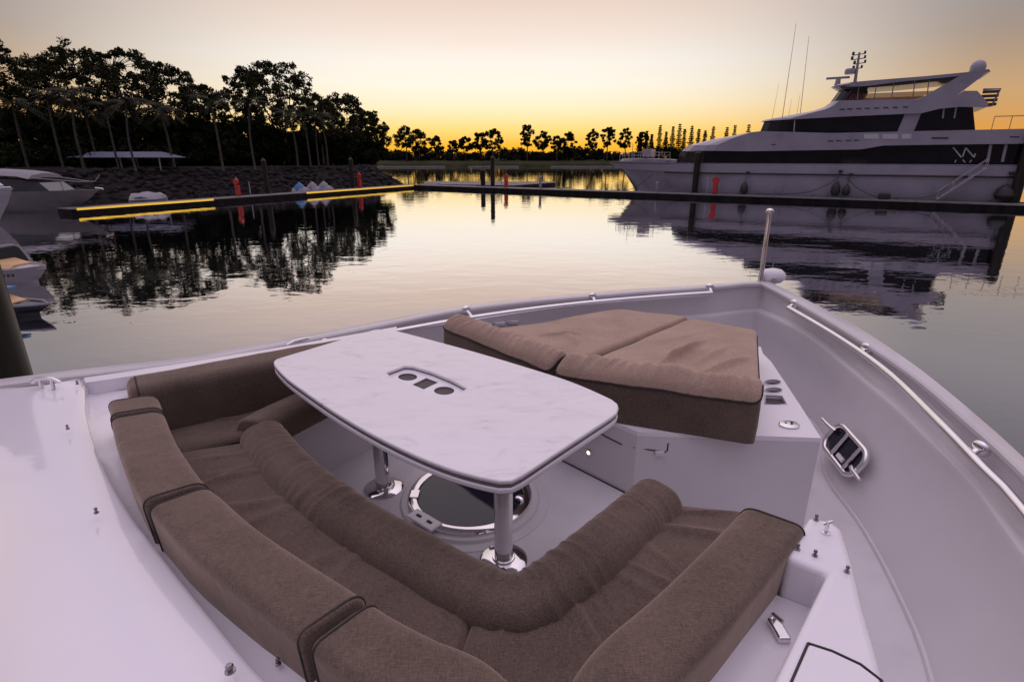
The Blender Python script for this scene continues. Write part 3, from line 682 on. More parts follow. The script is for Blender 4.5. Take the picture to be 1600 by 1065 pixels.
txy = tp(tout, TZ); hxy = tp(thole, TZ)
txy = [(p.x, p.y) for p in spline([Vector((x, y, 0)) for x, y in txy], 110, closed=True)][:-1]
ttop = prism('table_top', txy, FL + TZ - .014, FL + TZ, M['marble'], tbl, holes=[hxy], bev=.004, seg=2)
prism('edge_band', shrink(txy, .004), FL + TZ - .026, FL + TZ - .0145, M['edge'], ttop, holes=[hxy])
prism('table_underside', shrink(txy, .001), FL + TZ - .048, FL + TZ - .0265, M['gel'], ttop, bev=.006, seg=2)
insz = TZ - .018
ins_h = [ellipse_px(637, 588.5, 15, 5.8, insz), [pq(u, v, insz) for u, v in ((644, 600.5), (666, 590), (685, 597), (662, 608))], ellipse_px(694, 610, 16, 6.6, insz)]
ins = prism('cup_insert', shrink(hxy, -.001), FL + insz - .004, FL + insz, M['gel'], ttop, holes=ins_h)
for lp in ins_h: prism('cup_well', lp, FL + TZ - .0263, FL + TZ - .0245, M['cup'], ins)
for u, v in ((600, 762), (787, 874)):
    c = P(u, v, 0)
    pd = lathe('pedestal', [(0, .0), (.0385, .0), (.0385, TZ - .048), (0, TZ - .048)], c, M['chrome'], tbl, 32)
    lathe('pedestal_flange', [(.0386, .0), (.098, 0), (.1, .006), (.09, .012), (.048, .014), (.046, .02), (.0387, .021)], c, M['chrome'], pd, 40)

# ------------------------------------------------------------------ cushions
def cushion_sweep(name, path, sec, side, label, cap=.04, wr=None, ends=True, mat='fabric'):
    b_ = path[len(path) // 2].copy(); b_.z = FL + min(s[1] for s in sec)
    root = thing(name, b_, label, 'cushion', 'lounge cushions')
    sweep('cover', path, sec, M[mat], root, side, cap, wr)
    fr_ = frames(path, side)
    zt = max(s[1] for s in sec)
    tube('seam', [Vector((p.x, p.y, FL + zt - .0165)) + f[1] * .071 for p, f in zip(path, fr_)], .0022, M['piping'], root, 5)
    for i in ((0, len(path) - 1) if ends else ()):
        ring_ = [Vector((path[i].x, path[i].y, FL)) + fr_[i][1] * (s[0] * 1.0) + Z * s[1] for s in sec]
        c_ = sum(ring_, Vector()) / len(ring_)
        ring_ = [c_ + (p - c_) * .996 for p in ring_]
        tube('piping', ring_ + ring_[:2], .004, M['piping'], root, 6)
    return root
def folds(s0, amp, freq, seed):
    def f_(s, a, o, z):
        w_ = s + .02 * nz(s * 5, a * 6, seed)
        rg = (1 - abs(nz(w_ * freq + seed * 3.1, a * .7, seed))) ** 7; mk = max(0, .35 + nz(s * 2.6 + seed, a * 1.2, 7))
        return amp * (rg * max(0, mk - .2) * 2.2) + .003 * nz(s * 3 + seed, a * 3, 4)
    return f_
back_sec = rounded([(-.065, .40), (-.088, .708), (.078, .722), (.058, .45), (.02, .30)], [.05, .05, .032, .03, .03], 6)
sa = -towards(bk_a)
def idx(path, u, v, h):
    p = P(u, v, h); return min(range(len(path)), key=lambda k: (path[k].xy - p.xy).length)
iA, iB, iC = idx(bk_a, 202, 643, .72), idx(bk_a, 279, 769, .72), idx(bk_a, 523, 958, .72)
gap = 1
# corner backrest: runs along the port side and turns the corner
corner = bk_p[::-1] + bk_a[1:iA]
corner_path = resample(spline(corner[:30:4] + [bk_p[3], bk_p[0] + Vector((-.0, -.02, 0))] + bk_a[2:iA:3] + [bk_a[iA - 1]], 60), 60)
sd_c = -towards(bk_p[::-1])
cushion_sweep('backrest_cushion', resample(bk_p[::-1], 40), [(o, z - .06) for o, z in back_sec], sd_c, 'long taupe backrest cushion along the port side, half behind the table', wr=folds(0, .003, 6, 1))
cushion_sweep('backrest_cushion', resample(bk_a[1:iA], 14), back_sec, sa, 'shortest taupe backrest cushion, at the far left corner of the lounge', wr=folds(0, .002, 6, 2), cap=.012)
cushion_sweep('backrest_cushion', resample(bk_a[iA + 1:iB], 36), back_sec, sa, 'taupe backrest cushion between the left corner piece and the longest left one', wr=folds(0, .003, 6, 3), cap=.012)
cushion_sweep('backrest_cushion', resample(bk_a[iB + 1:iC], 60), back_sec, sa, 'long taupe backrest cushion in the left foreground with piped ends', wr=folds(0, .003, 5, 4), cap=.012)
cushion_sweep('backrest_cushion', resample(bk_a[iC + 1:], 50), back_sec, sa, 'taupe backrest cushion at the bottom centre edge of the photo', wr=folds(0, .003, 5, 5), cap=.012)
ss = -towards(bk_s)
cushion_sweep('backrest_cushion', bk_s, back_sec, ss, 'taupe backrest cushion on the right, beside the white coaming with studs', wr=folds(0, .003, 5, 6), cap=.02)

# seats: a flat panel with a rolled bolster along the front
def seat(path_f, path_b, label, seed, wr_amp, endpipe=True):
    n = 130; A_ = resample(path_f, n); Bk = resample(path_b, n); m_ = 26
    c_ = A_[n // 2].lerp(Bk[n // 2], .5); c_.z = FL + .30
    root = thing('seat_cushion', c_, label, 'cushion', 'lounge cushions')
    rings = []
    r_ = random.Random(seed); rid = [(r_.uniform(.1, .95), r_.uniform(-.15, .15), r_.uniform(.007, .02), r_.uniform(.4, 1)) for _ in range(14)]
    for i in range(n):
        s_ = i / (n - 1); row = []
        for k in range(m_ + 1):
            f_ = k / m_; q = A_[i].lerp(Bk[i], f_)
            z_ = .415 + .008 * nz(q.x * 4, q.y * 4, seed)
            for c0_, sl, wd, am in rid:
                e_ = (s_ - c0_ - sl * f_) / wd; z_ += wr_amp * am * math.exp(-e_ * e_) * math.sin(math.pi * min(1, f_ * 1.1))
            ed = min(s_, 1 - s_) * (A_[-1] - A_[0]).length
            if ed < .03: z_ -= .03 - math.sqrt(max(0, .03 ** 2 - (.03 - ed) ** 2))
            row.append(Vector((q.x, q.y, FL + z_)))
        rings.append([Vector((A_[i].x, A_[i].y, FL + .33))] + row + [Vector((Bk[i].x, Bk[i].y, FL + .33))])
    V, F = loft(rings); mesh('seat_panel', V, F, M['fabric'], root, smooth=True, angle=60)
    bs = rounded([(-.115, .405), (-.075, .475), (.03, .488), (.082, .45), (.085, .335), (-.05, .335)], [.05, .06, .07, .06, .03, .02], 6)
    sweep('bolster', A_, bs, M['fabric'], root, towards(path_f), .016, folds(0, .0042, 22, seed))
    if endpipe:
        for e in (0, n - 1):
            tube('piping', [rings[e][k] + Z * .002 for k in range(1, m_ + 2)], .0065, M['piping'], root, 6)
    return root
i1 = idx(bk_a, 205, 617, .72)
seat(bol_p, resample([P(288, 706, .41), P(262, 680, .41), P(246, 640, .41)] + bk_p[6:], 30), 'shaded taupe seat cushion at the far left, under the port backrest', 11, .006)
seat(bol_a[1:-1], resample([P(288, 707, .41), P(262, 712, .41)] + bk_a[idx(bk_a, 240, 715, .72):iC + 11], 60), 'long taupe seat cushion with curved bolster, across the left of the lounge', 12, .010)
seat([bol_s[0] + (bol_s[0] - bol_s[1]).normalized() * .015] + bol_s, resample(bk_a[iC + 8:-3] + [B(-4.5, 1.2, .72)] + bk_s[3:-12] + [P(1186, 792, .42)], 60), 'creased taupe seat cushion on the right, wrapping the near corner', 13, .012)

# sunpad halves
def sunpad(c_in, c_out, f_out, f_in, label, seed, ridges, nip):
    def sst(x): x = max(0, min(1, x)); return x * x * (3 - 2 * x)
    a, b_, c_, d_ = [Vector((p.x, p.y, 0)) for p in (c_in, c_out, f_out, f_in)]
    n = 130; Wd = ((b_ - a).length + (c_ - d_).length) / 2; Ln = ((d_ - a).length + (c_ - b_).length) / 2; r_ = .035
    base_ = (a + b_ + c_ + d_) / 4; base_.z = FL + .36
    root = thing('sunpad_cushion', base_, label, 'cushion', 'sunpad cushions')
    def par(i): x = i / n; return x
    V = []; top = {}
    def cl_(x, L): return max(0, min(1, x))
    for i in range(n + 1):
        for k in range(n + 1):
            s_, t_ = par(i), par(k)
            ds, dt_ = min(s_, 1 - s_) * Wd, min(t_, 1 - t_) * Ln
            e1, e2 = max(0, r_ - ds), max(0, r_ - dt_); rr = math.hypot(e1, e2)
            if rr > r_:                                   # pull the corner in onto the arc
                k_ = r_ / rr; e1, e2 = e1 * k_, e2 * k_
                s2 = (r_ - e1) / Wd; t2 = (r_ - e2) / Ln
                s_ = s2 if s_ < .5 else 1 - s2; t_ = t2 if t_ < .5 else 1 - t2; rr = r_
            sn = s_ * (1 - nip * sst((t_ - .14) / .1) * (1 - sst((t_ - .45) / .4)))
            q = a.lerp(b_, sn).lerp(d_.lerp(c_, sn), t_)
            y_ = t_ * Ln; x_ = s_ * Wd
            z_ = .575 + .07 * math.exp(-((y_ - .09) / .085) ** 2) - .012 * math.exp(-((y_ - .235) / .04) ** 2)
            z_ += .012 * math.sin(math.pi * s_) * math.sin(math.pi * t_)
            wx = x_ + .05 * nz(x_ * 4, y_ * 7, seed) + (y_ - .15) * .5 * nz(x_ * 3, 0, seed)
            rg = (1 - abs(nz(wx * 11 + seed, y_ * 1.0, seed))) ** 5; mk = max(0, .4 + nz(x_ * 4 + seed, 1, 5))
            z_ += .034 * rg * mk * math.exp(-((y_ - .17) / .085) ** 2)
            rg = (1 - abs(nz(wx * 23 + seed, y_ * 1.0, seed + 4))) ** 5; z_ += .014 * rg * math.exp(-((y_ - .12) / .09) ** 2)
            z_ += .006 * nz(q.x * 5, q.y * 5, seed)
            for (x0, y0, x1, y1, wd, am) in ridges:
                ex, ey = x1 - x0, y1 - y0; u_ = ((s_ - x0) * ex + (t_ - y0) * ey) / (ex * ex + ey * ey)
                if -.1 < u_ < 1.1:
                    dd_ = abs((s_ - x0) * ey - (t_ - y0) * ex) / math.hypot(ex, ey); z_ += 1.6 * am * math.exp(-(dd_ / wd) ** 2) * math.sin(math.pi * max(0, min(1, (u_ + .1) / 1.2)))
            z_ -= r_ - math.sqrt(max(0, r_ * r_ - rr * rr))
            V.append(Vector((q.x, q.y, FL + z_)))
    F = [(i * (n + 1) + k, i * (n + 1) + k + 1, (i + 1) * (n + 1) + k + 1, (i + 1) * (n + 1) + k) for i in range(n) for k in range(n)]
    per = [(0, k) for k in range(n)] + [(i, n) for i in range(n)] + [(n, k) for k in range(n, 0, -1)] + [(i, 0) for i in range(n, 0, -1)]
    pid = [i * (n + 1) + k for i, k in per]
    mesh('top_panel', V, F, M['pad_glow'], root, smooth=True)  # glow-lightened cloth on the top only; sides keep the plain taupe
    ctr = base_.copy()
    low = [Vector((V[i].x, V[i].y, V[i].z)) for i in pid]; m_ = len(low); SV = []; SF = []
    levels = (0, .25, .6, 1)
    for j, lv in enumerate(levels):
        for p in low:
            o_ = (p - ctr); o_.z = 0; o_.normalize(); SV.append(Vector((p.x, p.y, p.z * (1 - lv) + (FL + .363) * lv)) + o_ * (.006 * math.sin(math.pi * lv)))
    for j in range(len(levels) - 1):
        for i in range(m_): SF.append((j * m_ + i, j * m_ + (i + 1) % m_, (j + 1) * m_ + (i + 1) % m_, (j + 1) * m_ + i))
    SF.append(tuple((len(levels) - 1) * m_ + i for i in range(m_)))
    mesh('side_panel', SV, SF, M['fabric'], root, smooth=True, angle=50)
    tube('piping', low[::2] + low[:1], .006, M['piping'], root, 6)
BZ = .60
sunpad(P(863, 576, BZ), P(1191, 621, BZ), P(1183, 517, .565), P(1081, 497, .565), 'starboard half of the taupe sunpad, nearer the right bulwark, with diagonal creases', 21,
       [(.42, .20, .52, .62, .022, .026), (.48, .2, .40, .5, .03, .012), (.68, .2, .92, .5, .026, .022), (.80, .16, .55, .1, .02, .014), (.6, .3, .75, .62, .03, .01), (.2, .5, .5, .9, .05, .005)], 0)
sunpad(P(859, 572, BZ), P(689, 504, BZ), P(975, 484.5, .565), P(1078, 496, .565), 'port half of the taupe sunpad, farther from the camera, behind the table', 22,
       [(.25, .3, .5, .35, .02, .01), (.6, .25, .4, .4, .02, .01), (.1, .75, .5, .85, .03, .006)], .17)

# ------------------------------------------------------------------ marina: docks, pilings, pedestals
def tag1(o, label, cat, group=None): return tag(o, label, cat, group)
A0, A1 = PW(980, 300, .46), PW(1600, 320.5, .46)
DE = (A1 - A0); DE.z = 0; DE.normalize(); DN = Vector((-DE.y, DE.x, 0))      # along the main dock, and away from the camera
def DK(a, off, z): q = A0 + DE * a + DN * off; return Vector((q.x, q.y, z))
def dock(name, c0, c1, width, label, cat='dock', fascia='fascia', strips=()):
    d_ = (c1 - c0); L_ = d_.length; d_.normalize(); n_ = Vector((-d_.y, d_.x, 0)); n_ = n_ if n_.y > 0 else -n_
    root = thing(name, Vector(((c0.x + c1.x) / 2, (c0.y + c1.y) / 2, 0)), label, cat, 'floating docks')
    mid = (c0 + c1) / 2 + n_ * width / 2
    V, F = box_vf(Vector((mid.x, mid.y, .12)), d_, n_, Z, L_ / 2, width / 2, .27); mesh('float', V, F, M['fascia'], root)
    k = max(1, int(L_ / 6)); 
    for i in range(k):                                   # deck modules with open joints
        cc = c0 + d_ * (L_ * (i + .5) / k) + n_ * width / 2
        V, F = box_vf(Vector((cc.x, cc.y, .425)), d_, n_, Z, L_ / k / 2 - .03, width / 2 + .05, .035); mesh('deck_module', V, F, M['deckboard'], root)
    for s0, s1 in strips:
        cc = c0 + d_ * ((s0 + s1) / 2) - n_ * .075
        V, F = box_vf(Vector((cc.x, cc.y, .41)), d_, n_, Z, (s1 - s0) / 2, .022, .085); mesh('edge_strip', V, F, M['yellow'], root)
    for i in range(int(L_ / 7)):
        for of in (.25, width - .25):
            cc = c0 + d_ * (3 + i * 7) + n_ * of
            tube('mooring_cleat', [Vector((cc.x, cc.y, .46)) + d_ * x + Z * z for x, z in ((-.2, .14), (-.1, .17), (.1, .17), (.2, .14))], .03, M['black'], root, 6)
    return root
main0 = PW(598, 292, .46); 
dock('floating_dock', DK((main0 - A0).dot(DE), 0, 0), DK(46, 0, 0), 2.3, 'long dark floating dock running across the water in front of the white yacht')
JN = DK((main0 - A0).dot(DE), 0, 0)
LF = PW(315, 310, .46); LG = PW(110, 326.5, .46)
LD = (LG - JN); LD.z = 0; Lfull = LD.length
S1 = (PW(475, 301, .46) - JN).length; S2 = (PW(315, 310.5, .46) - JN).length
ld = LD.normalized(); c0_ = JN - ld * .3; c1_ = JN + ld * (Lfull)
c0_.z = c1_.z = 0
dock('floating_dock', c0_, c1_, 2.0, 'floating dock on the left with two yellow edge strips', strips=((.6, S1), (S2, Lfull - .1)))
f0, f1 = PW(650, 291, .46), PW(868, 291, .46)
fp0, fp1 = PW(664, 283, .46), PW(866, 283.5, .46)
pr_ = thing('pontoon', Vector(((f0.x + f1.x) / 2, f0.y + 6, 0)), 'broad brown pontoon lying behind the main dock near the pilings', 'pontoon', 'floating docks')
xy = [(f0.x, JN.y + 3.2), (f1.x - 6, JN.y - 1), (fp1.x, fp1.y - 3), (fp1.x, fp1.y), (fp0.x, fp0.y)]
prism('float', xy, -.1, .38, M['fascia'], pr_); prism('deck', xy, .384, .45, M['deckboard'], pr_)

def piling(p, h, r, label, slim=False):
    root = thing('piling', Vector((p.x, p.y, -1)), label, 'piling', 'marina pilings')
    mesh_ = tube('sleeve', [Vector((p.x, p.y, -1)), Vector((p.x, p.y, h * .5)), Vector((p.x, p.y, h))], r, M['pile'], root, 18)
    lathe('cap', [(r + .02, 0), (r + .02, .06), (0, r * 1.3)], Vector((p.x, p.y, h)), M['cap'] if slim else M['pile'], root, 18)
    V, F = box_vf(Vector((p.x, p.y, .5)), X, Y, Z, r + .12, r + .12, .05); mesh('guide_collar', V, F, M['black'], root)
def at_dock(u, off=1.15):                     # on the main dock's middle, below photo column u
    d = ray(u, 300); n_ = DN; base_ = A0 + DN * off
    t_ = Vector((base_.x, base_.y, 0)).dot(n_) / Vector((d.x, d.y, 0)).dot(n_); return Vector((d.x * t_, d.y * t_, 0))
def at_left(u, off=1.0):
    n_ = Vector((-ld.y, ld.x, 0)); n_ = n_ if n_.y > 0 else -n_
    d = ray(u, 300); base_ = JN + n_ * off; t_ = Vector((base_.x, base_.y, 0)).dot(n_) / Vector((d.x, d.y, 0)).dot(n_); return Vector((d.x * t_, d.y * t_, 0))
def hgt(p, v):                                # height of photo row v above p
    c_, s_ = math.cos(TH), math.sin(TH); k = (532.5 - v) / FPX
    return CAMZ + p.y * (k * c_ - s_) / (c_ + k * s_)
p = at_dock(770, 2.7); piling(p, hgt(p, 247), .30, 'tall dark piling with pointed cap in the middle of the main dock')
p = at_dock(755, 3.1); piling(p, hgt(p, 267), .33, 'short stout piling just left of the tall middle piling')
p = at_dock(1085, 2.7); piling(p, hgt(p, 240), .33, 'dark piling with pointed cap in front of the white yacht bow')
p = at_dock(1588, 2.7); piling(p, hgt(p, 205), .42, 'thick dark piling at the right edge by the yacht stern')
p = at_left(418, 2.3); piling(p, hgt(p, 252), .28, 'dark piling on the left dock, leftmost of the two there')
p = at_left(552, 2.3); piling(p, hgt(p, 250), .28, 'dark piling on the left dock nearest the golden channel')
# near piling at the left edge, beyond the gunwale
pe = P(53, 586, .42) * 1.0; kk = 1.22; pe = Vector((pe.x * kk, pe.y * kk, 0)); rr_ = .24
dv = Vector((pe.y, -pe.x, 0)).normalized(); pcn = pe - dv * rr_
piling(pcn, 4.9, rr_, 'large dark piling close by at the left edge beyond the gunwale')

def pedestal(p, v_top, label):
    h = hgt(p, v_top); root = thing('power_pedestal', Vector((p.x, p.y, .46)), label, 'pedestal', 'dock power pedestals')
    V, F = box_vf(Vector((p.x, p.y, (h + .46) / 2 - .08)), DE, DN, Z, .13, .13, (h - .46) / 2 - .08); bevel(mesh('post', V, F, M['grey'], root), .03)
    V, F = box_vf(Vector((p.x, p.y, h - .09)), DE, DN, Z, .17, .17, .08); bevel(mesh('lamp_head', V, F, M['cap'], root), .04)
pedestal(at_dock(844, 1.6), 275, 'grey power pedestal standing alone right of the middle pilings')
pedestal(at_dock(1026, 1.6), 284, 'grey power pedestal just left of the piling by the yacht bow')
def hosebox(p, v_top, label):
    h = hgt(p, v_top); root = thing('fire_hose_cabinet', Vector((p.x, p.y, .46)), label, 'fire hose', 'red dock fire stations')
    m_ = .46 + (h - .46) * .55
    V, F = box_vf(Vector((p.x, p.y, (.46 + m_) / 2)), DE, DN, Z, .24, .16, (m_ - .46) / 2); bevel(mesh('cabinet', V, F, M['red'], root), .03)
    V, F = box_vf(Vector((p.x, p.y, (.46 + h) / 2)), DE, DN, Z, .03, .03, (h - .46) / 2); mesh('post', V, F, M['grey'], root)
    r_ = (h - m_) * .42
    lathe('hose_reel', [(0, -.1), (r_, -.1), (r_ * .95, 0), (r_, .1), (0, .1)], Vector((p.x, p.y, m_ + r_)) - DN * .08, M['red'], root, 18, axis=DN)
    tube('hose', [Vector((p.x, p.y, m_ + .1)) - DN * .16 + DE * .1, Vector((p.x, p.y, m_ - .2)) - DN * .2 + DE * .25, Vector((p.x, p.y, m_ - .35)) - DN * .18], .025, M['red'], root, 6)
hosebox(at_left(372, 1.5), 276, 'red fire hose cabinet on the left dock, left of the piling')
hosebox(at_left(563, 1.5), 268, 'red fire hose cabinet beside the left dock piling nearest the channel')
hosebox(at_dock(791, 1.7), 270, 'red fire hose cabinet right beside the tall middle piling')
hosebox(at_dock(1117, 1.7), 274, 'red fire hose cabinet in front of the yacht hull')
for u, vt, pf, lb in ((391, 284, at_left, 'thin pale post on the left dock beside the red cabinet'), (784, 277, at_dock, 'thin grey post on the main dock next to the middle fire cabinet'), (1104, 277, at_dock, 'thin grey post on the dock left of the yacht fire cabinet')):
    p = pf(u, 1.4); root = thing('dock_post', Vector((p.x, p.y, .46)), lb, 'post', 'thin dock posts')
    tube('shaft', [Vector((p.x, p.y, .46)), Vector((p.x, p.y, hgt(p, vt)))], .05, M['cap'], root, 8); lathe('base_plate', [(0, 0), (.12, 0), (.12, .03), (0, .03)], Vector((p.x, p.y, .46)), M['grey'], root, 12)

# covered pedal boats behind the left dock
for u, v, mt, lb in ((470, 291, 'blue', 'small blue covered dinghy behind the left dock'), (490, 290, 'dullwhite', 'small white covered dinghy between the blue one and another white one'), (508, 290, 'dullwhite', 'small white covered dinghy nearest the channel end of the left dock'), (230, 306, 'dullwhite', 'low white dinghy moored behind the yellow striped dock')):
    p = at_left(u, 3.4); root = thing('dinghy', Vector((p.x, p.y, 0)), lb, 'dinghy', 'dinghies behind the left dock')
    sc_ = 1.5 if u == 230 else 1.0
    def sec_(x, w_, h0, h1): return [p + X * x * sc_ + Y * y * sc_ + Z * z * sc_ for y, z in ((-w_, h0), (-w_ * .8, h1 * .7), (-w_ * .35, h1), (w_ * .35, h1), (w_ * .8, h1 * .7), (w_, h0), (w_ * .6, .0), (-w_ * .6, 0))]
    V, F = loft([sec_(-1.0, .45, .25, .5), sec_(-.9, .55, .35, .75), sec_(0, .65, .4, 1.15 if u != 230 else .7), sec_(.7, .5, .42, .8), sec_(1.15, .08, .5, .6)]); mesh('hull', V, F, M['dullwhite'], root, smooth=True, angle=45)
    V, F = loft([sec_(-.6, .5, .5, 1.0 if u != 230 else .72), sec_(-.1, .62, .6, 1.45 if u != 230 else .85), sec_(.4, .5, .5, 1.05 if u != 230 else .78)]); mesh('cover', V, F, M[mt], root, smooth=True, angle=45)

# ------------------------------------------------------------------ large white yacht behind the dock
NEAR, BEAM = 3.1, 7.2; CEN = NEAR + BEAM / 2
def YP(u, v, off):                            # pixel -> (distance along the yacht, height) on the vertical plane at this offset
    d = ray(u, v); q0 = A0 + DN * off; t_ = Vector((q0.x, q0.y, 0)).dot(DN) / Vector((d.x, d.y, 0)).dot(DN)
    q = d * t_; return ((Vector((q.x, q.y, 0)) - Vector((A0.x, A0.y, 0))).dot(DE), q.z + CAMZ)
bow_a, bow_z = YP(954, 253, CEN); st_a = YP(1597, 260, NEAR)[0]; stem_a = YP(996, 293, CEN)[0]
yacht = thing('motor_yacht', DK((bow_a + st_a) / 2, CEN, 0), 'large white three deck motor yacht with dark windows moored behind the dock', 'yacht')
kn_a, kn_z = YP(1300, 273, NEAR); sh_z = YP(1300, 256, NEAR)[1]
def hw(a, f): x = max(0, min(1, (a - f) / 11)); return BEAM / 2 * (math.sin(x * math.pi / 2) ** .75)
rings = []
for i in range(41):
    x = i / 40; 
    def at(f0): return f0 + (st_a - f0) * x
    a_sh, a_kn, a_wl = at(bow_a), at(bow_a + .8), at(stem_a)
    e = max(0, 1 - (a_sh - bow_a) / 12); zs = sh_z + (bow_z - sh_z) * e
    pts = [(a_wl + .3, hw(a_wl, stem_a) * .80, -.8), (a_wl, hw(a_wl, stem_a) * .93, .0), (a_wl, hw(a_wl, stem_a) * .94 + .01, .55), ((a_kn * .7 + a_wl * .3), hw(a_kn, bow_a + .8) * .965, kn_z + .3 * e - .04), (a_kn, hw(a_kn, bow_a + .8) * .985 + .05, kn_z + .3 * e + .02), (a_sh, hw(a_sh, bow_a) + .02, zs), (a_sh, max(0, hw(a_sh, bow_a) - .12), zs), (a_sh, max(0, hw(a_sh, bow_a) - .14), zs - .25)]
    near = [DK(a, CEN - w_, z) for a, w_, z in pts]; farr = [DK(a, CEN + w_, z) for a, w_, z in pts[::-1]]
    rings.append(near + farr)
V, F = loft(rings); mesh('hull', V, F, M['ywhite'], yacht, smooth=True, angle=28)
# rubbing strake and boot line
def strake(name, z, th, f0, a0, out_=.06, mat='yglass', rise_=0):
    pth = []
    for i in range(41):
        a = a0 + (st_a - a0) * i / 40; e = max(0, 1 - (a - bow_a) / 12); pth.append(DK(a, CEN - hw(a, f0) * .985 - out_, z + rise_ * e))
    tube(name, pth, th, M[mat], yacht, 6)
strake('rubbing_strake', kn_z, .09, bow_a + .8, YP(1036, 270, NEAR)[0], .08, 'black')
strake('sheer_stripe', sh_z - .08, .05, bow_a, bow_a + .3, .03, 'black', bow_z - sh_z)
def slab(name, pxs, o0, o1, mat, taper=0, parent=None, zup=0, ref=None):
    """solid from a side outline (photo pixels on the near face), rounded in plan at the front"""
    rf = o0 if ref is None else ref
    pa = [YP(u, v, rf) for u, v in pxs]; amin = min(a for a, z in pa)
    rings = []
    for s_ in (-1, -.9, -.7, -.4, 0, .4, .7, .9, 1):
        off = (o0 + o1) / 2 + (o1 - o0) / 2 * s_
        rings.append([DK(a + (taper * (s_ * s_ * s_ * s_ * .6 + .4 * s_ * s_) * max(0, 1 - (a - amin) / 9) if taper else 0), off, z + zup) for a, z in pa])
    V, F = loft(rings); return mesh(name, V, F, M[mat], parent or yacht)
slab('foredeck_bulwark', [(962, 251.5), (968, 248), (985, 247.5), (1045, 249.5), (1105, 250), (1122, 256), (1122, 259), (962, 255)], NEAR + 2.4, NEAR + BEAM - 2.4, 'ywhite', 2.5)
slab('saloon_windows', [(1044, 258), (1052, 237), (1160, 235), (1345, 232), (1380, 226.5), (1600, 224), (1600, 258)], NEAR + .5, NEAR + BEAM - .5, 'yglass', 4)
slab('main_deck_brow', [(1052, 236), (1062, 227), (1103, 217), (1161, 207), (1189, 205), (1300, 208), (1612, 201), (1612, 224.5), (1470, 226), (1380, 227.5), (1345, 233.5), (1160, 236.5)], NEAR - .1, NEAR + BEAM + .1, 'ywhite', 4.5)
slab('wheelhouse_windows', [(1178, 211), (1188, 187), (1300, 182), (1420, 176), (1520, 165), (1524, 205)], NEAR + .9, NEAR + BEAM - .9, 'yglass', 3)
slab('upper_house', [(1182, 188.5), (1187, 186), (1225, 179), (1264, 172), (1283, 166), (1295, 158), (1425, 155), (1470, 166), (1414, 178), (1300, 183)], NEAR + .6, NEAR + BEAM - .6, 'ywhite', 3.2)
slab('house_pillar', [(1414, 178), (1440, 176), (1428, 205), (1402, 206)], NEAR + .85, NEAR + 1.05, 'ywhite')
slab('flybridge_windscreen', [(1294, 158.5), (1308, 139), (1336, 136), (1325, 157)], NEAR + 1.0, NEAR + BEAM - 1.0, 'yglass', 1.5)
slab('flybridge_side_glass', [(1325, 157), (1330, 147), (1460, 142), (1432, 155)], NEAR + 1.0, NEAR + 1.06, 'amber')
slab('flybridge_side_glass', [(1325, 157), (1330, 147), (1460, 142), (1432, 155)], NEAR + BEAM - 1.06, NEAR + BEAM - 1.0, 'amber', ref=NEAR + 1)
slab('hardtop', [(1296, 133), (1304, 130), (1340, 127), (1440, 119.5), (1520, 112), (1545, 108), (1548, 112), (1500, 119), (1400, 128), (1330, 136), (1304, 137)], NEAR + .7, NEAR + BEAM - .7, 'ywhite', 1.6)
slab('hardtop_soffit', [(1312, 137.6), (1400, 129), (1500, 119.6), (1478, 126), (1400, 134), (1318, 140)], NEAR + 1.0, NEAR + BEAM - 1.0, 'hulldark')
for o0 in (NEAR + .5, NEAR + BEAM - .95):
    slab('radar_arch', [(1410, 178), (1434, 156), (1508, 114), (1546, 109), (1530, 123), (1468, 170), (1440, 177)], o0, o0 + .45, 'ywhite', ref=NEAR + .5)
slab('aft_wing', [(1468, 170), (1506, 142), (1527, 142), (1545, 162), (1541, 168), (1500, 167)], NEAR + .5, NEAR + BEAM - .5, 'ywhite')
for u in (1343, 1370, 1397, 1430, 1452):
    a0, z0 = YP(u - 4, 156, NEAR + 1); a1, z1 = YP(u, 130 - (u - 1343) * .08, NEAR + 1)
    tube('flybridge_post', [DK(a0, NEAR + 1.03, z0), DK(a1, NEAR + 1.03, z1)], .05, M['grey'], yacht, 6)
for u0, u1 in ((1473, 1475), (1491, 1494)):
    a0, z0 = YP(u0, 185, NEAR + .9); a1, z1 = YP(u1, 168, NEAR + .9); tube('window_mullion', [DK(a0, NEAR + .86, z0), DK(a1, NEAR + .86, z1)], .07, M['ywhite'], yacht, 6)
for u0 in (1211, 1241):
    a0, z0 = YP(u0 - 1, 211, NEAR + .9); a1, z1 = YP(u0 + 1, 187, NEAR + .9); tube('window_mullion', [DK(a0, NEAR + .9 + 1.0 * (u0 < 1220), z0), DK(a1, NEAR + .88 + 1.0 * (u0 < 1220), z1)], .05, M['silver'], yacht, 6)
# vents and louvres in the white bands
def plate(name, u0, v0, u1, v1, off, mat, dv=0, depth=.03):
    return slab(name, [(u0, v0), (u1, v0 - dv), (u1, v1 - dv), (u0, v1)], off, off + depth, mat)
for i, u in enumerate((1312, 1324, 1338, 1351, 1366, 1380, 1395, 1411)): plate('vent_slot', u, 170.2 - i * .55, u + 8, 172 - i * .55, NEAR + .57, 'black')
for u in (1293, 1306, 1321, 1334): plate('vent_slot', u, 219.6 - (u - 1293) * .03, u + 9, 221.2 - (u - 1293) * .03, NEAR - .13, 'black')
for u0, u1 in ((1350, 1373), (1379, 1403), (1409, 1424)): plate('louvre', u0, 209.5, u1, 217, NEAR - .13, 'silver')
plate('fold_down_step', 1456, 214.6, 1482, 217, NEAR - .14, 'black'); plate('vent_slot', 1578, 213, 1593, 214.8, NEAR - .13, 'black')
for u in (1150, 1172, 1195, 1268, 1293, 1320): plate('hull_port', u, 259, u + 6, 260.4, NEAR - .02, 'grey')
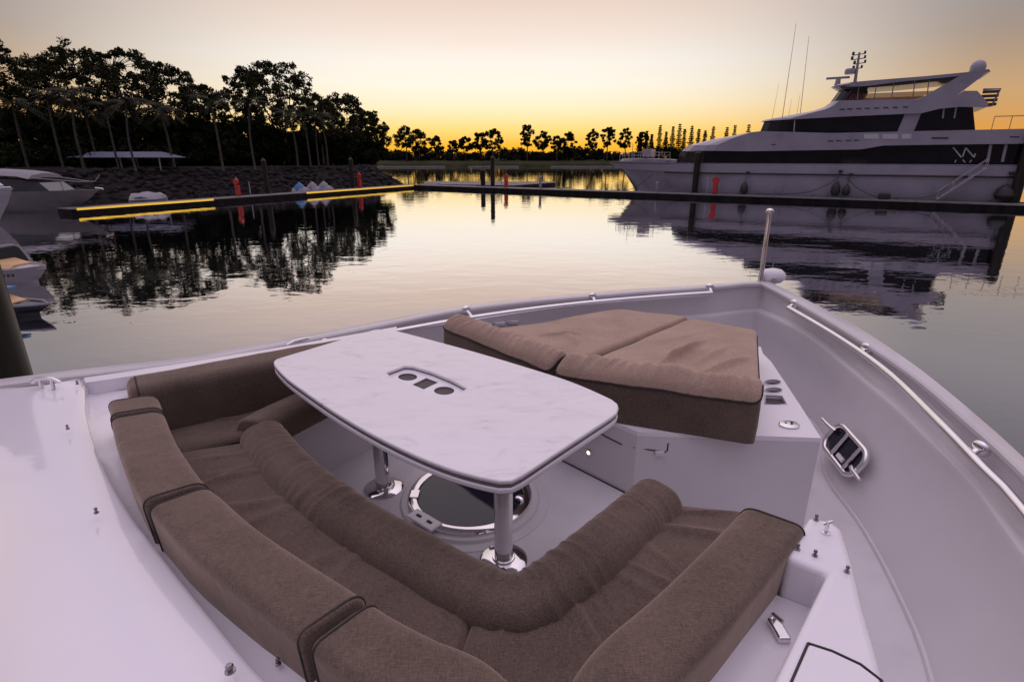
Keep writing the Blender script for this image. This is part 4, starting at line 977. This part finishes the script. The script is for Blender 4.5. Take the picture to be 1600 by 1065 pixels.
plate('vent_slot', 1205, 225.2, 1212, 226.6, NEAR - .13, 'black')
# glazed aft panel with its letter marks, and mullions
gp = plate('aft_glass_panel', 1468, 228.5, 1541, 255.5, NEAR + .40, 'yglass', 1.5)
def marks(lst, w_=.07):
    for a, b_ in lst:
        (a0, z0), (a1, z1) = YP(*a, NEAR + .38), YP(*b_, NEAR + .38)
        tube('letter_stroke', [DK(a0, NEAR + .38, z0), DK(a1, NEAR + .38, z1)], w_, M['silver'], gp, 5)
marks([((1489, 230), (1502, 246)), ((1504, 245), (1509, 231)), ((1509, 231), (1521, 245)), ((1522, 246), (1524, 240))], .055)
marks([((1494, 250), (1492, 254)), ((1504, 249.5), (1508, 254)), ((1518, 250), (1515, 254))], .045)
for u0, u1 in ((1543, 1548), (1566, 1572)):
    a0, z0 = YP(u0, 253, NEAR + .4); a1, z1 = YP(u1, 226, NEAR + .4); tube('deck_pillar', [DK(a0, NEAR + .35, z0), DK(a1, NEAR + .35, z1)], .13, M['ywhite'], yacht, 8)
# foredeck rails and locker
(ra, rz), (rb, rz2) = YP(966, 248, CEN), YP(1052, 238, CEN)
for s_ in (-1, 1):
    for h in (.45, .8):
        tube('bow_rail', [DK(ra + .4 + (rb - ra) * i / 10, CEN + s_ * min(2.2, .5 + i * .25), bow_z + h + .35) for i in range(9)], .03, M['cap'], yacht, 5)
    for i in range(9):
        q = DK(ra + .4 + (rb - ra) * i / 10, CEN + s_ * min(2.2, .5 + i * .25), bow_z + .2); tube('rail_stanchion', [q, q + Z * .95], .03, M['cap'], yacht, 5)
a_, z_ = YP(1014, 238, CEN); V, F = box_vf(DK(a_, CEN, z_ - .1), DE, DN, Z, .55, .9, .45); bevel(mesh('foredeck_locker', V, F, M['ywhite'], yacht), .06)
a_, z_ = YP(989, 224, CEN); tube('jackstaff', [DK(a_, CEN, bow_z), DK(a_, CEN, z_)], .035, M['cap'], yacht, 6)
# mast, radar, aerials, domes
(ma, mz), (mb, mz2) = YP(1336, 128, CEN), YP(1343, 82, CEN)
mast = tube('radar_mast', [DK(ma, CEN, mz - .2), DK(mb, CEN, mz2)], [.16, .09], M['grey'], yacht, 8)
for v, w_, du in ((86, .5, 2), (93, .55, 0), (100, .45, 4), (108, .35, -3)):
    a_, z_ = YP(1341 + du * .5, v, CEN); tube('mast_spreader', [DK(a_ - w_, CEN, z_), DK(a_ + w_, CEN, z_ + .08)], .05, M['grey'], mast, 5)
    lathe('mast_light', [(0, 0), (.12, 0), (.12, .3), (0, .34)], DK(a_ - w_, CEN, z_), M['black'], mast, 8); lathe('mast_light', [(0, 0), (.1, 0), (.1, .26), (0, .3)], DK(a_ + w_, CEN, z_ + .05), M['black'], mast, 8)
a_, z_ = YP(1328, 112, CEN); lathe('radar_dome', [(0, -.25), (.45, -.25), (.5, 0), (.42, .25), (0, .3)], DK(a_, CEN, z_), M['ywhite'], mast, 16)
(a0, z0), (a1, z1) = YP(1291, 124, CEN), YP(1328, 120, CEN); V, F = box_vf(DK((a0 + a1) / 2, CEN, (z0 + z1) / 2), DE, DN, Z, (a1 - a0) / 2, .1, .1); rb_ = mesh('radar_scanner', V, F, M['grey'], yacht)
a_, z_ = YP(1309, 129, CEN); lathe('scanner_pedestal', [(0, -.3), (.3, -.3), (.22, .35), (0, .35)], DK(a_, CEN, z_), M['ywhite'], rb_, 12)
a_, z_ = YP(1528, 106, CEN); lathe('satellite_dome', [(.5, -.7), (.62, -.3), (.62, .1), (.5, .42), (.28, .6), (0, .68)], DK(a_, CEN, z_), M['ywhite'], yacht, 20)
for u0, v0, u1, v1, o_, r_ in ((1223, 180, 1244, 37, NEAR + 1.2, .035), (1251, 175, 1264, 57, NEAR + BEAM - 1.2, .035), (1207, 182, 1217, 130, CEN, .02), (1233, 176, 1237, 155, CEN, .02), (1246, 172, 1250, 148, CEN, .02)):
    (a0, z0), (a1, z1) = YP(u0, v0, o_), YP(u1, v1, o_); tube('whip_aerial', [DK(a0, o_, z0 - .4), DK(a1, o_, z1)], [r_, r_ * .5], M['grey'], yacht, 6)
(a0, z0), (a1, z1) = YP(1531, 143, CEN), YP(1557, 142, CEN); z2 = YP(1545, 168, CEN)[1]
for k in range(4): 
    V, F = box_vf(DK((a0 + a1) / 2, CEN - 1.8, z2 + (z1 - z2) * (k + .4) / 4), DE, DN, Z, (a1 - a0) / 2, .08, .12); mesh('deck_crane_bar', V, F, M['hulldark'], yacht)
tube('deck_crane_frame', [DK(a0, CEN - 1.8, z0), DK(a1, CEN - 1.8, z1), DK(a1 - .3, CEN - 1.8, z2), DK(a0 + .6, CEN - 1.8, z2)], .1, M['grey'], yacht, 6)
za, zb = YP(1550, 182, NEAR)[1], YP(1550, 203, NEAR)[1]; a0 = YP(1553, 190, NEAR)[0]
tube('aft_rail', [DK(a0, NEAR + .2, za), DK(a0 + 8, NEAR + .2, za)], .05, M['tan'], yacht, 6)
for k in range(5): tube('aft_stanchion', [DK(a0 + k * 1.2, NEAR + .2, zb - .3), DK(a0 + k * 1.2, NEAR + .2, za)], .03, M['grey'], yacht, 5)
# gangway stair
(a0, z0), (a1, z1) = YP(1463, 312, NEAR - 1), YP(1540, 262, NEAR - .6)
gw = thing('gangway_stair', DK(a0, NEAR - .9, .46), 'pale folding gangway stair slanting from the dock up to the yacht', 'stairs')
for o_ in (NEAR - 1.25, NEAR - .35):
    tube('stringer', [DK(a0, o_, z0), DK(a1, o_, z1)], .06, M['cap'], gw, 6); tube('handrail', [DK(a0, o_, z0 + .75), DK(a1, o_, z1 + .75)], .03, M['cap'], gw, 6)
    for k in range(4): q = DK(a0 + (a1 - a0) * k / 3, o_, z0 + (z1 - z0) * k / 3); tube('rail_post', [q, q + Z * .75], .025, M['cap'], gw, 5)
for k in range(11):
    f_ = (k + .5) / 11; V, F = box_vf(DK(a0 + (a1 - a0) * f_, NEAR - .8, z0 + (z1 - z0) * f_), DE, DN, Z, .14, .43, .025); mesh('tread', V, F, M['cap'], gw)
# fenders hanging on the hull
def fender(u, vt, vb, w_, label):
    a_, zt = YP(u, vt, NEAR - .35); zb_ = YP(u, vb, NEAR - .35)[1]; L_ = zt - zb_; c_ = DK(a_, NEAR - .42, zb_)
    root = thing('fender', c_, label, 'fender', 'black yacht fenders')
    lathe('body', [(0, 0), (w_ * .7, .06), (w_, L_ * .3), (w_ * .85, L_ * .65), (w_ * .3, L_ * .95), (0, L_)], c_, M['black'], root, 16)
    tube('lanyard', [c_ + Z * L_ * .97, c_ + Z * (L_ + .9) + DE * .15 + DN * .2], .025, M['rope'], root, 5); lathe('chock', [(0, -.15), (.18, -.15), (.2, .1), (0, .12)], c_ + Z * (L_ + .95) + DE * .15 + DN * .2, M['black'], root, 10)
fender(1164, 284, 304, .42, 'black fender hanging nearest the yacht bow')
fender(1308, 283, 306, .45, 'left one of the paired black fenders amidships on the yacht')
fender(1324, 288, 306, .38, 'smaller right one of the paired black fenders amidships')
fender(1573, 288, 313, .75, 'largest black fender near the yacht stern')
def rope(pts, label):
    q = spline([DK(*YP(u, v, o)[:1], o, YP(u, v, o)[1]) for u, v, o in pts], 24); root = tube('mooring_line', q, .035, M['rope'], None, 5, base=q[0]); tag(root, label, 'rope', 'yacht mooring lines')
rope([(1046, 250, NEAR + 2), (1020, 272, NEAR + 1.5), (990, 294, 2.0), (966, 297, 2.0)], 'dark mooring line slanting from the yacht bow to the dock')
rope([(1310, 277, NEAR - .1), (1288, 291, 2.5), (1250, 302, 2.2), (1180, 303.5, 2)], 'mooring line sagging left from the yacht amidships')
rope([(1323, 278, NEAR - .1), (1340, 294, 2.5), (1365, 306, 2.2), (1385, 308, 1.9)], 'mooring line falling right from the yacht amidships')
rope([(1498, 274, NEAR - .2), (1470, 299, NEAR - .5), (1440, 309, 1.9), (1385, 309, 1.8)], 'mooring line running from the gangway down to the dock bollard')
c_ = at_dock(1383, 1.9); V, F = box_vf(Vector((c_.x, c_.y, .75)), DE, DN, Z, .5, .3, .28); bl_ = mesh('mooring_bollard', V, F, M['black'], None, base=Vector((c_.x, c_.y, .46))); bevel(bl_, .12); tag(bl_, 'black rope covered bollard on the dock below the yacht', 'bollard')

# ------------------------------------------------------------------ boats at the left
def bowboat(name, tip_px, wl_v, heading, length, beam, label, hullmat, deckmat, extra=None, sheer_drop=.25, rake=.9):
    u, v = tip_px; g = PW(u, wl_v, 0); h = hgt(g, v); d_ = Vector((math.cos(heading), math.sin(heading), 0)); n_ = Vector((-d_.y, d_.x, 0))
    g = g - d_ * 0; root = thing(name, g - d_ * length / 2, label, 'boat', 'boats moored on the left'); rings = []
    for i in range(17):
        x = i / 16; w_ = beam / 2 * math.sin(min(1, x / .55) * math.pi / 2) ** .8; zs = h - sheer_drop * min(1, x * 1.6) * h
        c1 = g - d_ * (length * x); c2 = g - d_ * (rake * h + (length - rake * h) * x)
        half = [(c1, w_ - .1 * min(1, w_), zs - .1), (c1, w_, zs), (c1 + (c2 - c1) * .35, w_ * .95, zs * .6), (c2, w_ * .82, .12), (c2, w_ * .6, -.3)]
        rings.append([c + n_ * ww + Z * z for c, ww, z in half] + [c - n_ * ww + Z * z for c, ww, z in half[::-1]])
    V, F = loft(rings); mesh('hull', V, F, M[hullmat], root, smooth=True, angle=35)
    def L(x, y, z): return g - d_ * x + n_ * y + Z * z
    dk = [[L(length * x, s_ * (beam / 2 * math.sin(min(1, x / .55) * math.pi / 2) ** .8 - .12), h - sheer_drop * min(1, x * 1.6) * h - .04 + .1 * (1 - abs(s_))) for s_ in (-1, -.4, .4, 1)] for x in (.03, .1, .2, .35, .5, .7, .95)]
    V, F = loft(dk, closed_ring=False); mesh('deck', V, F, M[deckmat], root, smooth=True)
    if extra: extra(root, L, h)
    return root
def ex_white(root, L, h):
    tube('gunwale_trim', [L(.1, 0, h + .03), L(1.2, -.95, h - .02), L(3, -1.35, h - .1), L(6, -1.4, h - .15)], .04, M['chrome'], root, 6)
    V, F = loft([[L(1.6, y, h + .05) for y in (-.6, .6)] + [L(1.6, .6, h + .1), L(1.6, -.6, h + .1)], [L(4, -1.1, h - .1), L(4, 1.1, h - .1), L(3.2, .9, h + .75), L(3.2, -.9, h + .75)], [L(7, -1.2, h - .1), L(7, 1.2, h - .1), L(7, 1.0, h + 1.0), L(7, -1.0, h + 1.0)]]); mesh('cabin', V, F, M['boatwhite'], root)
    tube('boot_stripe', [L(1.6, -.66, h * .35), L(3, -1.12, h * .33), L(6, -1.28, h * .3)], .05, M['hulldark'], root, 5); tube('boot_stripe', [L(1.9, -.7, h * .1), L(3, -1.05, h * .1), L(6, -1.2, h * .1)], .05, M['hulldark'], root, 5)
    for k in range(5):
        V, F = box_vf(L(1.5 + k * .16, -.98 - k * .035, h * .78), Vector((1, 0, 0)), Vector((0, 1, 0)), Z, .05, .03, .07); mesh('hull_letter', V, F, M['lettering'], root)
bowboat('moored_boat', (36, 293), 352, -.25, 8, 2.9, 'white moored boat with chrome trim and dark stripes at the left edge', 'boatwhite', 'boatwhite', ex_white, .12)
def ex_dark(root, L, h):
    V, F = loft([[L(3.2, -1.2, h - .2), L(3.2, 1.2, h - .2), L(4.2, 1.1, h + .55), L(4.2, -1.1, h + .55)], [L(6, -1.4, h - .3), L(6, 1.4, h - .3), L(6, 1.2, h + .8), L(6, -1.2, h + .8)], [L(12, -1.5, h - .3), L(12, 1.5, h - .3), L(12, 1.2, h + .9), L(12, -1.2, h + .9)]]); mesh('cockpit_sides', V, F, M['hulldark'], root)
    V, F = loft([[L(x, y, h + z) for y, z in ((-1.6, a), (-1.2, a + .3), (0, a + .45), (1.2, a + .3), (1.6, a), (0, a + .1))] for x, a in ((4.6, .85), (5.6, 1.05), (8, 1.15), (13, 1.2))]); mesh('canvas_cover', V, F, M['canvas'], root, smooth=True, angle=50)
    tube('bow_rail', [L(5, -1.3, h + .95), L(1.2, -.5, h + .62), L(.2, 0, h + .65), L(-.3, 0, h + 1.1)], .035, M['cap'], root, 6); tube('bow_rail', [L(5, 1.3, h + .95), L(1.2, .5, h + .62), L(.2, 0, h + .65)], .035, M['cap'], root, 6)
    tube('anchor_roller', [L(.3, 0, h + .1), L(-.35, 0, h + .05)], .08, M['chrome'], root, 8)
bowboat('moored_boat', (163, 296), 331, -.12, 14, 3.8, 'grey hulled moored boat with canvas cover, its bow pointing at the yellow strips', 'hullgrey', 'hulldark', ex_dark, .1, 1.6)
def ex_sport(root, L, h):
    V, F = loft([[L(1.0, y, h * .9 + z) for y, z in ((-.5, 0), (-.3, .12), (.3, .12), (.5, 0))], [L(2.4, y, h * .86 + z) for y, z in ((-.8, 0), (-.6, .3), (.6, .3), (.8, 0))]], closed_ring=True); mesh('foredeck_locker', V, F, M['tan'], root)
    fr_ = [L(1.9, -.95, h * .95), L(2.1, -.8, h + .55), L(2.0, 0, h + .62), L(2.1, .8, h + .55), L(1.9, .95, h * .95)]
    tube('windscreen_frame', spline(fr_, 16), .035, M['cap'], root, 6); V, F = loft([[fr_[0], fr_[4]], [fr_[1], fr_[3]]], closed_ring=False); mesh('windscreen', V, F, M['yglass'], root)
    tube('gunwale_trim', [L(.05, 0, h + .02), L(.7, -.72, h * .95), L(2, -1.05, h * .9), L(5, -1.1, h * .88)], .03, M['cap'], root, 6)
    V, F = loft([[L(2.1, -1.02, h * .55), L(2.1, -1.03, h * .62)], [L(5, -1.1, h * .4), L(5, -1.12, h * .7)]], closed_ring=False); mesh('hull_window', V, F, M['hulldark'], root)
    for k in range(3):
        V, F = box_vf(L(.62 + k * .12, -.70 - k * .06, h * .66), X, Y, Z, .035, .02, .05); mesh('hull_letter', V, F, M['lettering'], root)
bowboat('moored_boat', (79, 416), 443, -.2, 5.5, 2.2, 'white sport boat with tan foredeck and dark hull window, second from the near piling', 'boatwhite', 'boatwhite', ex_sport, .1, .8)
def ex_ski(root, L, h):
    V, F = loft([[L(.9, y, h * .95 + z) for y, z in ((-.3, 0), (-.2, .06), (.2, .06), (.3, 0))], [L(2.2, y, h * .9 + z) for y, z in ((-.42, 0), (-.36, .32), (.36, .32), (.42, 0))], [L(3, y, h * .9 + z) for y, z in ((-.42, 0), (-.36, .34), (.36, .34), (.42, 0))]]); mesh('hood', V, F, M['tan'], root)
    V, F = box_vf(L(1.55, 0, h + .36), X, Y, Z, .28, .34, .03); mesh('windshield', V, F, M['blue'], root)
    tube('handlebar', [L(2.0, -.38, h + .5), L(1.9, 0, h + .45), L(2.0, .38, h + .5)], .03, M['cap'], root, 6); tube('bumper', [L(1.4, -.5, h * .9), L(.5, -.3, h * .98), L(-.03, 0, h), L(.5, .3, h * .98), L(1.4, .5, h * .9)], .04, M['cap'], root, 6)
bowboat('jet_ski', (80, 474), 494, -.15, 3.2, 1.15, 'small dark watercraft with tan hood, nearest boat behind the large near piling', 'hulldark', 'hulldark', ex_ski, .05, .9)

def gpt(u, dist, z=3.2): d = ray(u, 246); k = dist / d.y; return Vector((d.x * k, dist, z))
# pale roofed shelter among the trees
sb = gpt(200, 75, 2.3); sh = thing('shelter', sb, 'low shelter with pale roof between the palm trunks on the left bank', 'shelter')
V, F = loft([[sb + X * x + Y * -2 + Z * 2.0, sb + X * x * .7 + Z * 2.7, sb + X * x + Y * 2 + Z * 2.0] for x in (-6.5, 6.5)], closed_ring=True); mesh('roof', V, F, M['roofpale'], sh)
for x in (-5, 0, 5):
    for y in (-1.6, 1.6): tube('post', [sb + X * x + Y * y - Z * .3, sb + X * x + Y * y + Z * 2.05], .1, M['grey'], sh, 6)

# ------------------------------------------------------------------ trees
rs = np.random.default_rng(5)
def leaves(centres, radii, per, size, flat=.75):
    """leaf-sized quads spread through clumps; returns V, F"""
    C = np.repeat(np.array(centres), per, axis=0); R = np.repeat(np.array(radii), per); n = len(C)
    d = rs.normal(size=(n, 3)); d /= np.linalg.norm(d, axis=1)[:, None]; rad = R * rs.uniform(.15, 1, n) ** .5
    p = C + d * rad[:, None] * np.array([1, 1, flat])
    a = rs.normal(size=(n, 3)); a /= np.linalg.norm(a, axis=1)[:, None]; b_ = np.cross(a, rs.normal(size=(n, 3))); b_ /= np.linalg.norm(b_, axis=1)[:, None]
    s_ = (size * rs.uniform(.55, 1.3, n))[:, None]
    V = np.stack([p - a * s_, p - b_ * s_ * .42, p + a * s_, p + b_ * s_ * .42], 1).reshape(-1, 3)
    return V, np.arange(n * 4).reshape(-1, 4)
def tree(name, base, height, spread, label, group, clumps=46, per=90, leaf=.34, crown_lo=.38, mat='leaf', seed=0, bark='bark', lean=0, cl=(.13, .25)):
    r_ = random.Random(seed); root = thing(name, base, label, 'tree', group); parts = []
    top = height; tr = .018 * height
    fork = height * r_.uniform(.28, .42)
    trunk = [base - Z * .3, base + Vector((lean * .3 + r_.uniform(-.3, .3), r_.uniform(-.3, .3), fork * .5)), base + Vector((lean * .6, 0, fork))]
    parts.append(tube_vf(spline(trunk, 6), [tr * (1.2 - .07 * i) for i in range(6)], 7))
    cs, cr = [], []
    nl = r_.randint(4, 6); limbs = []
    for i in range(nl):
        an = i * 2 * math.pi / nl + r_.uniform(-.4, .4); rr = spread * r_.uniform(.3, .62); hz = height * r_.uniform(.62, .92) * (1 - .12 * rr / spread)
        e = base + Vector((lean + math.cos(an) * rr, math.sin(an) * rr, hz)); m_ = trunk[2].lerp(e, .5) + Vector((math.cos(an), math.sin(an), 0)) * rr * .18
        pth = spline([trunk[2], m_, e], 6); parts.append(tube_vf(pth, [tr * .62 * (1 - .14 * k) for k in range(6)], 5)); limbs.append(pth)
    for c in range(clumps):
        pth = limbs[c % nl]; o_ = pth[r_.randint(2, 5)]
        an = r_.uniform(0, 2 * math.pi); z_ = r_.uniform(crown_lo, 1.0); 
        env = math.sin(math.pi * min(1, max(.12, (z_ - crown_lo + .1) / (1.12 - crown_lo)))) ** .6
        rr = spread * env * math.sqrt(r_.uniform(.08, 1)) * .92
        e = base + Vector((lean + math.cos(an) * rr, math.sin(an) * rr, height * z_ * r_.uniform(.93, 1.0)))
        o_ = min((q for l in limbs for q in l[2:]), key=lambda q: (q - e).length)
        parts.append(tube_vf([o_, o_.lerp(e, .55) + Z * .2, e], [tr * .2, tr * .13, tr * .06], 4)); cs.append(e); cr.append(spread * r_.uniform(*cl))
    V, F = join_vf(parts); mesh('trunk', V, F, M[bark], root, smooth=True)
    V, F = leaves(cs, cr, per, leaf); rawmesh('crown', V, F, M[mat], root)
    return root
def thigh(base, v): return hgt(base, v) - base.z
# big eucalypts on the left bank: column, top row, distance, spread
big = [(-70, 60, 82, 7, 'tall gum tree leaving the frame at the far left'), (28, 64, 86, 7.5, 'leftmost tall gum tree fully in view, feathery top'), (95, 92, 92, 6, 'gum tree crown low in the dip beside the leftmost gum'),
       (150, 66, 88, 7, 'tallest gum tree of the left grove, with a pointed tuft'), (222, 74, 90, 7, 'gum tree with broad tuft right of the tallest gum'), (280, 98, 88, 6.5, 'gum tree stepping down on the right of the left grove'), (322, 126, 92, 5, 'lowest gum tree at the right shoulder of the left grove'),
       (400, 104, 94, 6, 'left half of the domed gum beside the sky gap'), (447, 94, 96, 7.5, 'large domed gum tree standing alone right of the sky gap'), (505, 150, 100, 4.5, 'small gum tree beside the large domed one'), (545, 146, 108, 5.5, 'gum tree with open branches left of the last one'), (578, 172, 114, 5, 'last gum tree of the left bank beside the golden sky')]
for i, (u, v, dist, sp, lb) in enumerate(big):
    b_ = gpt(u, dist); tree('gum_tree', b_, thigh(b_, v), sp, lb, 'gum trees on the left bank', 120, 62, .27, .36, 'leaf', 100 + i, cl=(.06, .15))
# dark lower storey trees that close the grove
low = [(-40, 150, 76), (20, 160, 78), (70, 165, 80), (125, 170, 80), (185, 160, 82), (245, 168, 84), (300, 172, 84), (350, 180, 86), (395, 178, 88), (440, 186, 92), (485, 190, 96), (525, 196, 100), (562, 206, 106)]
names_low = ['first', 'second', 'third', 'fourth', 'fifth', 'sixth', 'seventh', 'eighth', 'ninth', 'tenth', 'eleventh', 'twelfth', 'last']
for i, (u, v, dist) in enumerate(low):
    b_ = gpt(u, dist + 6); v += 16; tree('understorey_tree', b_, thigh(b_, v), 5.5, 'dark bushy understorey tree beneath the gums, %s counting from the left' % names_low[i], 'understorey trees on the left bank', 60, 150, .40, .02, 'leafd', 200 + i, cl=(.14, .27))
# palms
def palm_mesh(seed, h):
    r_ = random.Random(seed); pth = spline([Vector((0, 0, -.3)), Vector((r_.uniform(-.3, .3), 0, h * .5)), Vector((r_.uniform(-.5, .5), r_.uniform(-.3, .3), h))], 8)
    tv = tube_vf(pth, [.17 - .008 * i for i in range(8)], 8); top = pth[-1]; V, F = [], []
    for k in range(17):
        an = k * 2.399; el_ = r_.uniform(-.35, 1.1); L_ = r_.uniform(2.3, 3.2); d_ = Vector((math.cos(an), math.sin(an), 0)); s_ = Vector((-d_.y, d_.x, 0)); rib = []
        for j in range(9):
            t_ = j / 8; rib.append(top + d_ * L_ * t_ * math.cos(el_ * (1 - t_ * .5)) + Z * (L_ * t_ * math.sin(el_) - 1.5 * t_ * t_))
        for j in range(8):
            for sg in (-1, 1):
                w_ = .62 * math.sin(math.pi * (j + .8) / 9.2)
                for q in range(2):
                    a = rib[j].lerp(rib[j + 1], q * .5); b_ = rib[j].lerp(rib[j + 1], q * .5 + .32); tip = a.lerp(b_, .5) + s_ * sg * w_ + d_ * .22 - Z * w_ * .55; o_ = len(V); V += [a, b_, tip + d_ * .03, tip - d_ * .03]; F.append((o_, o_ + 1, o_ + 2, o_ + 3))
    return tv, (V, F)
pvar = []
for k, h in enumerate((7.0, 8.2, 9.2)):
    (tv, tf), (cv, cf) = palm_mesh(40 + k, h); mt = bpy.data.meshes.new('palm_trunk'); mt.from_pydata([tuple(v) for v in tv], [], tf); mt.materials.append(M['palebark']); mt.polygons.foreach_set('use_smooth', [True] * len(mt.polygons))
    mc = bpy.data.meshes.new('palm_crown'); mc.from_pydata([tuple(v) for v in cv], [], cf); mc.materials.append(M['palm']); pvar.append((mt, mc))
palms = [(40, 70, 1.1, 'leftmost palm, tall, in front of the first gum tree'), (95, 69, .95, 'palm left of the shelter roof'), (128, 69, 1.05, 'palm with a bright trunk at the left end of the shelter roof'), (150, 72, .95, 'palm just right of the bright trunked one'), (182, 70, .85, 'short palm in front of the shelter roof'), (208, 68, .9, 'palm in front of the right half of the shelter roof'), (268, 72, 1.0, 'palm between the shelter and the sky gap'), (346, 74, 1.0, 'palm standing in the sky gap between the groves'), (396, 78, 1.0, 'palm left of the left dock piling'), (464, 84, .98, 'palm beneath the large domed gum'), (484, 86, .95, 'palm right next to the one beneath the domed gum'), (497, 88, .85, 'short palm in the group right of the domed gum'), (511, 90, 1.0, 'rightmost palm of the left bank')]
for i, (u, dist, s_, lb) in enumerate(palms):
    b_ = gpt(u, dist + 3, 2.95); b_.x -= .0; root = thing('palm_tree', b_, lb, 'palm', 'palms on the left bank'); root.rotation_euler = (0, 0, i * 1.9); root.scale = (s_, s_, s_ * (1 + .08 * math.sin(i * 2.2)))
    for nm, me in zip(('trunk', 'crown'), pvar[i % 3]):
        o = bpy.data.objects.new(nm, me); col.objects.link(o); o.parent = root
# undergrowth along the bank
cs, cr = [], []
for k in range(330):
    u = -60 + 660 * (k / 330) + rnd.uniform(-8, 8); dist = 71 + max(0, (u - 150)) * .07 + rnd.uniform(3, 24) + max(0, u - 480) * .12; b_ = gpt(u, dist, 3.1)
    h = rnd.uniform(.3, 1.6) + (dist - 70) * .05; cs.append(b_ + Z * h); cr.append(rnd.uniform(.9, 1.9))
V, F = leaves(cs, cr, 130, .36); ug = rawmesh('undergrowth', V, F, M['leafd']); tag(ug, 'dark undergrowth along the foot of the left grove', 'undergrowth', kind='stuff')
# far shore: gums, bushes, tall thin pines
far = [(636, 198, 5.5), (655, 203, 5), (683, 213, 3.2), (709, 219, 2.6), (727, 212, 3.6), (751, 206, 3.8), (770, 202, 4.6), (824, 194, 3.6), (848, 206, 4), (871, 212, 3.2), (886, 207, 4.2), (924, 201, 3.2), (948, 196, 3.4), (976, 200, 3.4), (1002, 205, 3)]
far_lb = ['widest far gum, nearest the left bank', 'second far gum from the left bank, merging with the widest', 'small far gum right of the widest pair', 'smallest round far tree left of the pilings', 'low far gum between the smallest tree and the twin crowns', 'left of the twin far crowns above the pilings', 'right of the twin far crowns above the pilings', 'tallest far gum, right of the tall middle piling', 'far gum close right of the tallest one', 'slight far tree in the gap right of the tallest gums', 'bushy far gum above the lone power pedestal', 'far gum left of the last three', 'tall far gum, first of the last three', 'far gum, middle of the last three', 'far gum just left of the row of pines']
for i, (u, v, sp) in enumerate(far):
    b_ = gpt(u, 322 + (i * 7) % 20, 2.6); tree('far_gum_tree', b_, thigh(b_, v), sp * 1.4, far_lb[i], 'gum trees on the far shore', 40, 60, .6, .42, 'leafd', 300 + i)
pine_u = [(998, 208), (1008, 206), (1016, 211), (1028, 197), (1038, 207), (1048, 199), (1058, 195), (1066, 203), (1077, 198), (1088, 203), (1098, 205), (1110, 199), (1131, 200), (1143, 197), (1164, 196)]
ordn = ['first', 'second', 'third', 'fourth', 'fifth', 'sixth', 'seventh', 'eighth', 'ninth', 'tenth', 'eleventh', 'twelfth', 'thirteenth', 'fourteenth', 'last']
for i, (u, v) in enumerate(pine_u):
    b_ = gpt(u, 335, 2.6); h = thigh(b_, v); root = thing('pine_tree', b_, 'tall thin pine on the far shore, %s of the row counting from the left' % ordn[i], 'tree', 'thin pines on the far shore')
    tube('trunk', [b_ - Z * .2, b_ + Z * h], [.28, .05], M['bark'], root, 5); cs, cr = [], []; r_ = random.Random(i)
    for k in range(15):
        z_ = .18 + .82 * k / 14; w_ = (2.7 - 2.1 * z_) * r_.uniform(.6, 1.25)
        for q in range(4):
            an = q * 1.57 + k * .7; cs.append(b_ + Vector((math.cos(an) * w_ * .6, math.sin(an) * w_ * .6, h * z_))); cr.append(max(.4, w_ * .55))
    V, F = leaves(cs, cr, 22, .55, .4); rawmesh('crown', V, F, M['leafd'], root)
cs, cr = [], []
for k in range(700):
    u = 520 + 900 * rnd.random(); dist = 330 + rnd.uniform(0, 45); b_ = gpt(u, dist, 2.8); cs.append(b_ + Z * rnd.uniform(.2, 4.6 + 1.5 * math.sin(u * .05))); cr.append(rnd.uniform(1.6, 3.4))
V, F = leaves(cs, cr, 60, .95); wd = rawmesh('far_wood', V, F, M['leafd']); tag(wd, 'dark belt of bushes along the far shore', 'bushes', kind='stuff')
# low floating boom lines off the far shore
for (u0, u1, v, lb) in ((600, 700, 258.5, 'pale low jetty off the far shore, left one'), (735, 810, 256.5, 'pale low jetty off the far shore behind the tall piling'), (858, 960, 253.8, 'pale low jetty off the far shore by the yacht bow')):
    a, b_ = PW(u0, v + 4, 0), PW(u1, v + 4, 0); a.y = b_.y = 262; a.x = (u0 - 800) / FPX * 262 * 1.0; b_.x = (u1 - 800) / FPX * 262
    root = thing('low_jetty', (a + b_) / 2, lb, 'jetty', 'low jetties off the far shore'); V, F = box_vf((a + b_) / 2 + Z * .35, X, Y, Z, (b_.x - a.x) / 2, 1.0, .12); mesh('deck', V, F, M['cap'], root)
    for k in range(5): q = a.lerp(b_, (k + .5) / 5); tube('pile', [q - Z * .6, q + Z * .9], .12, M['pile'], root, 6)
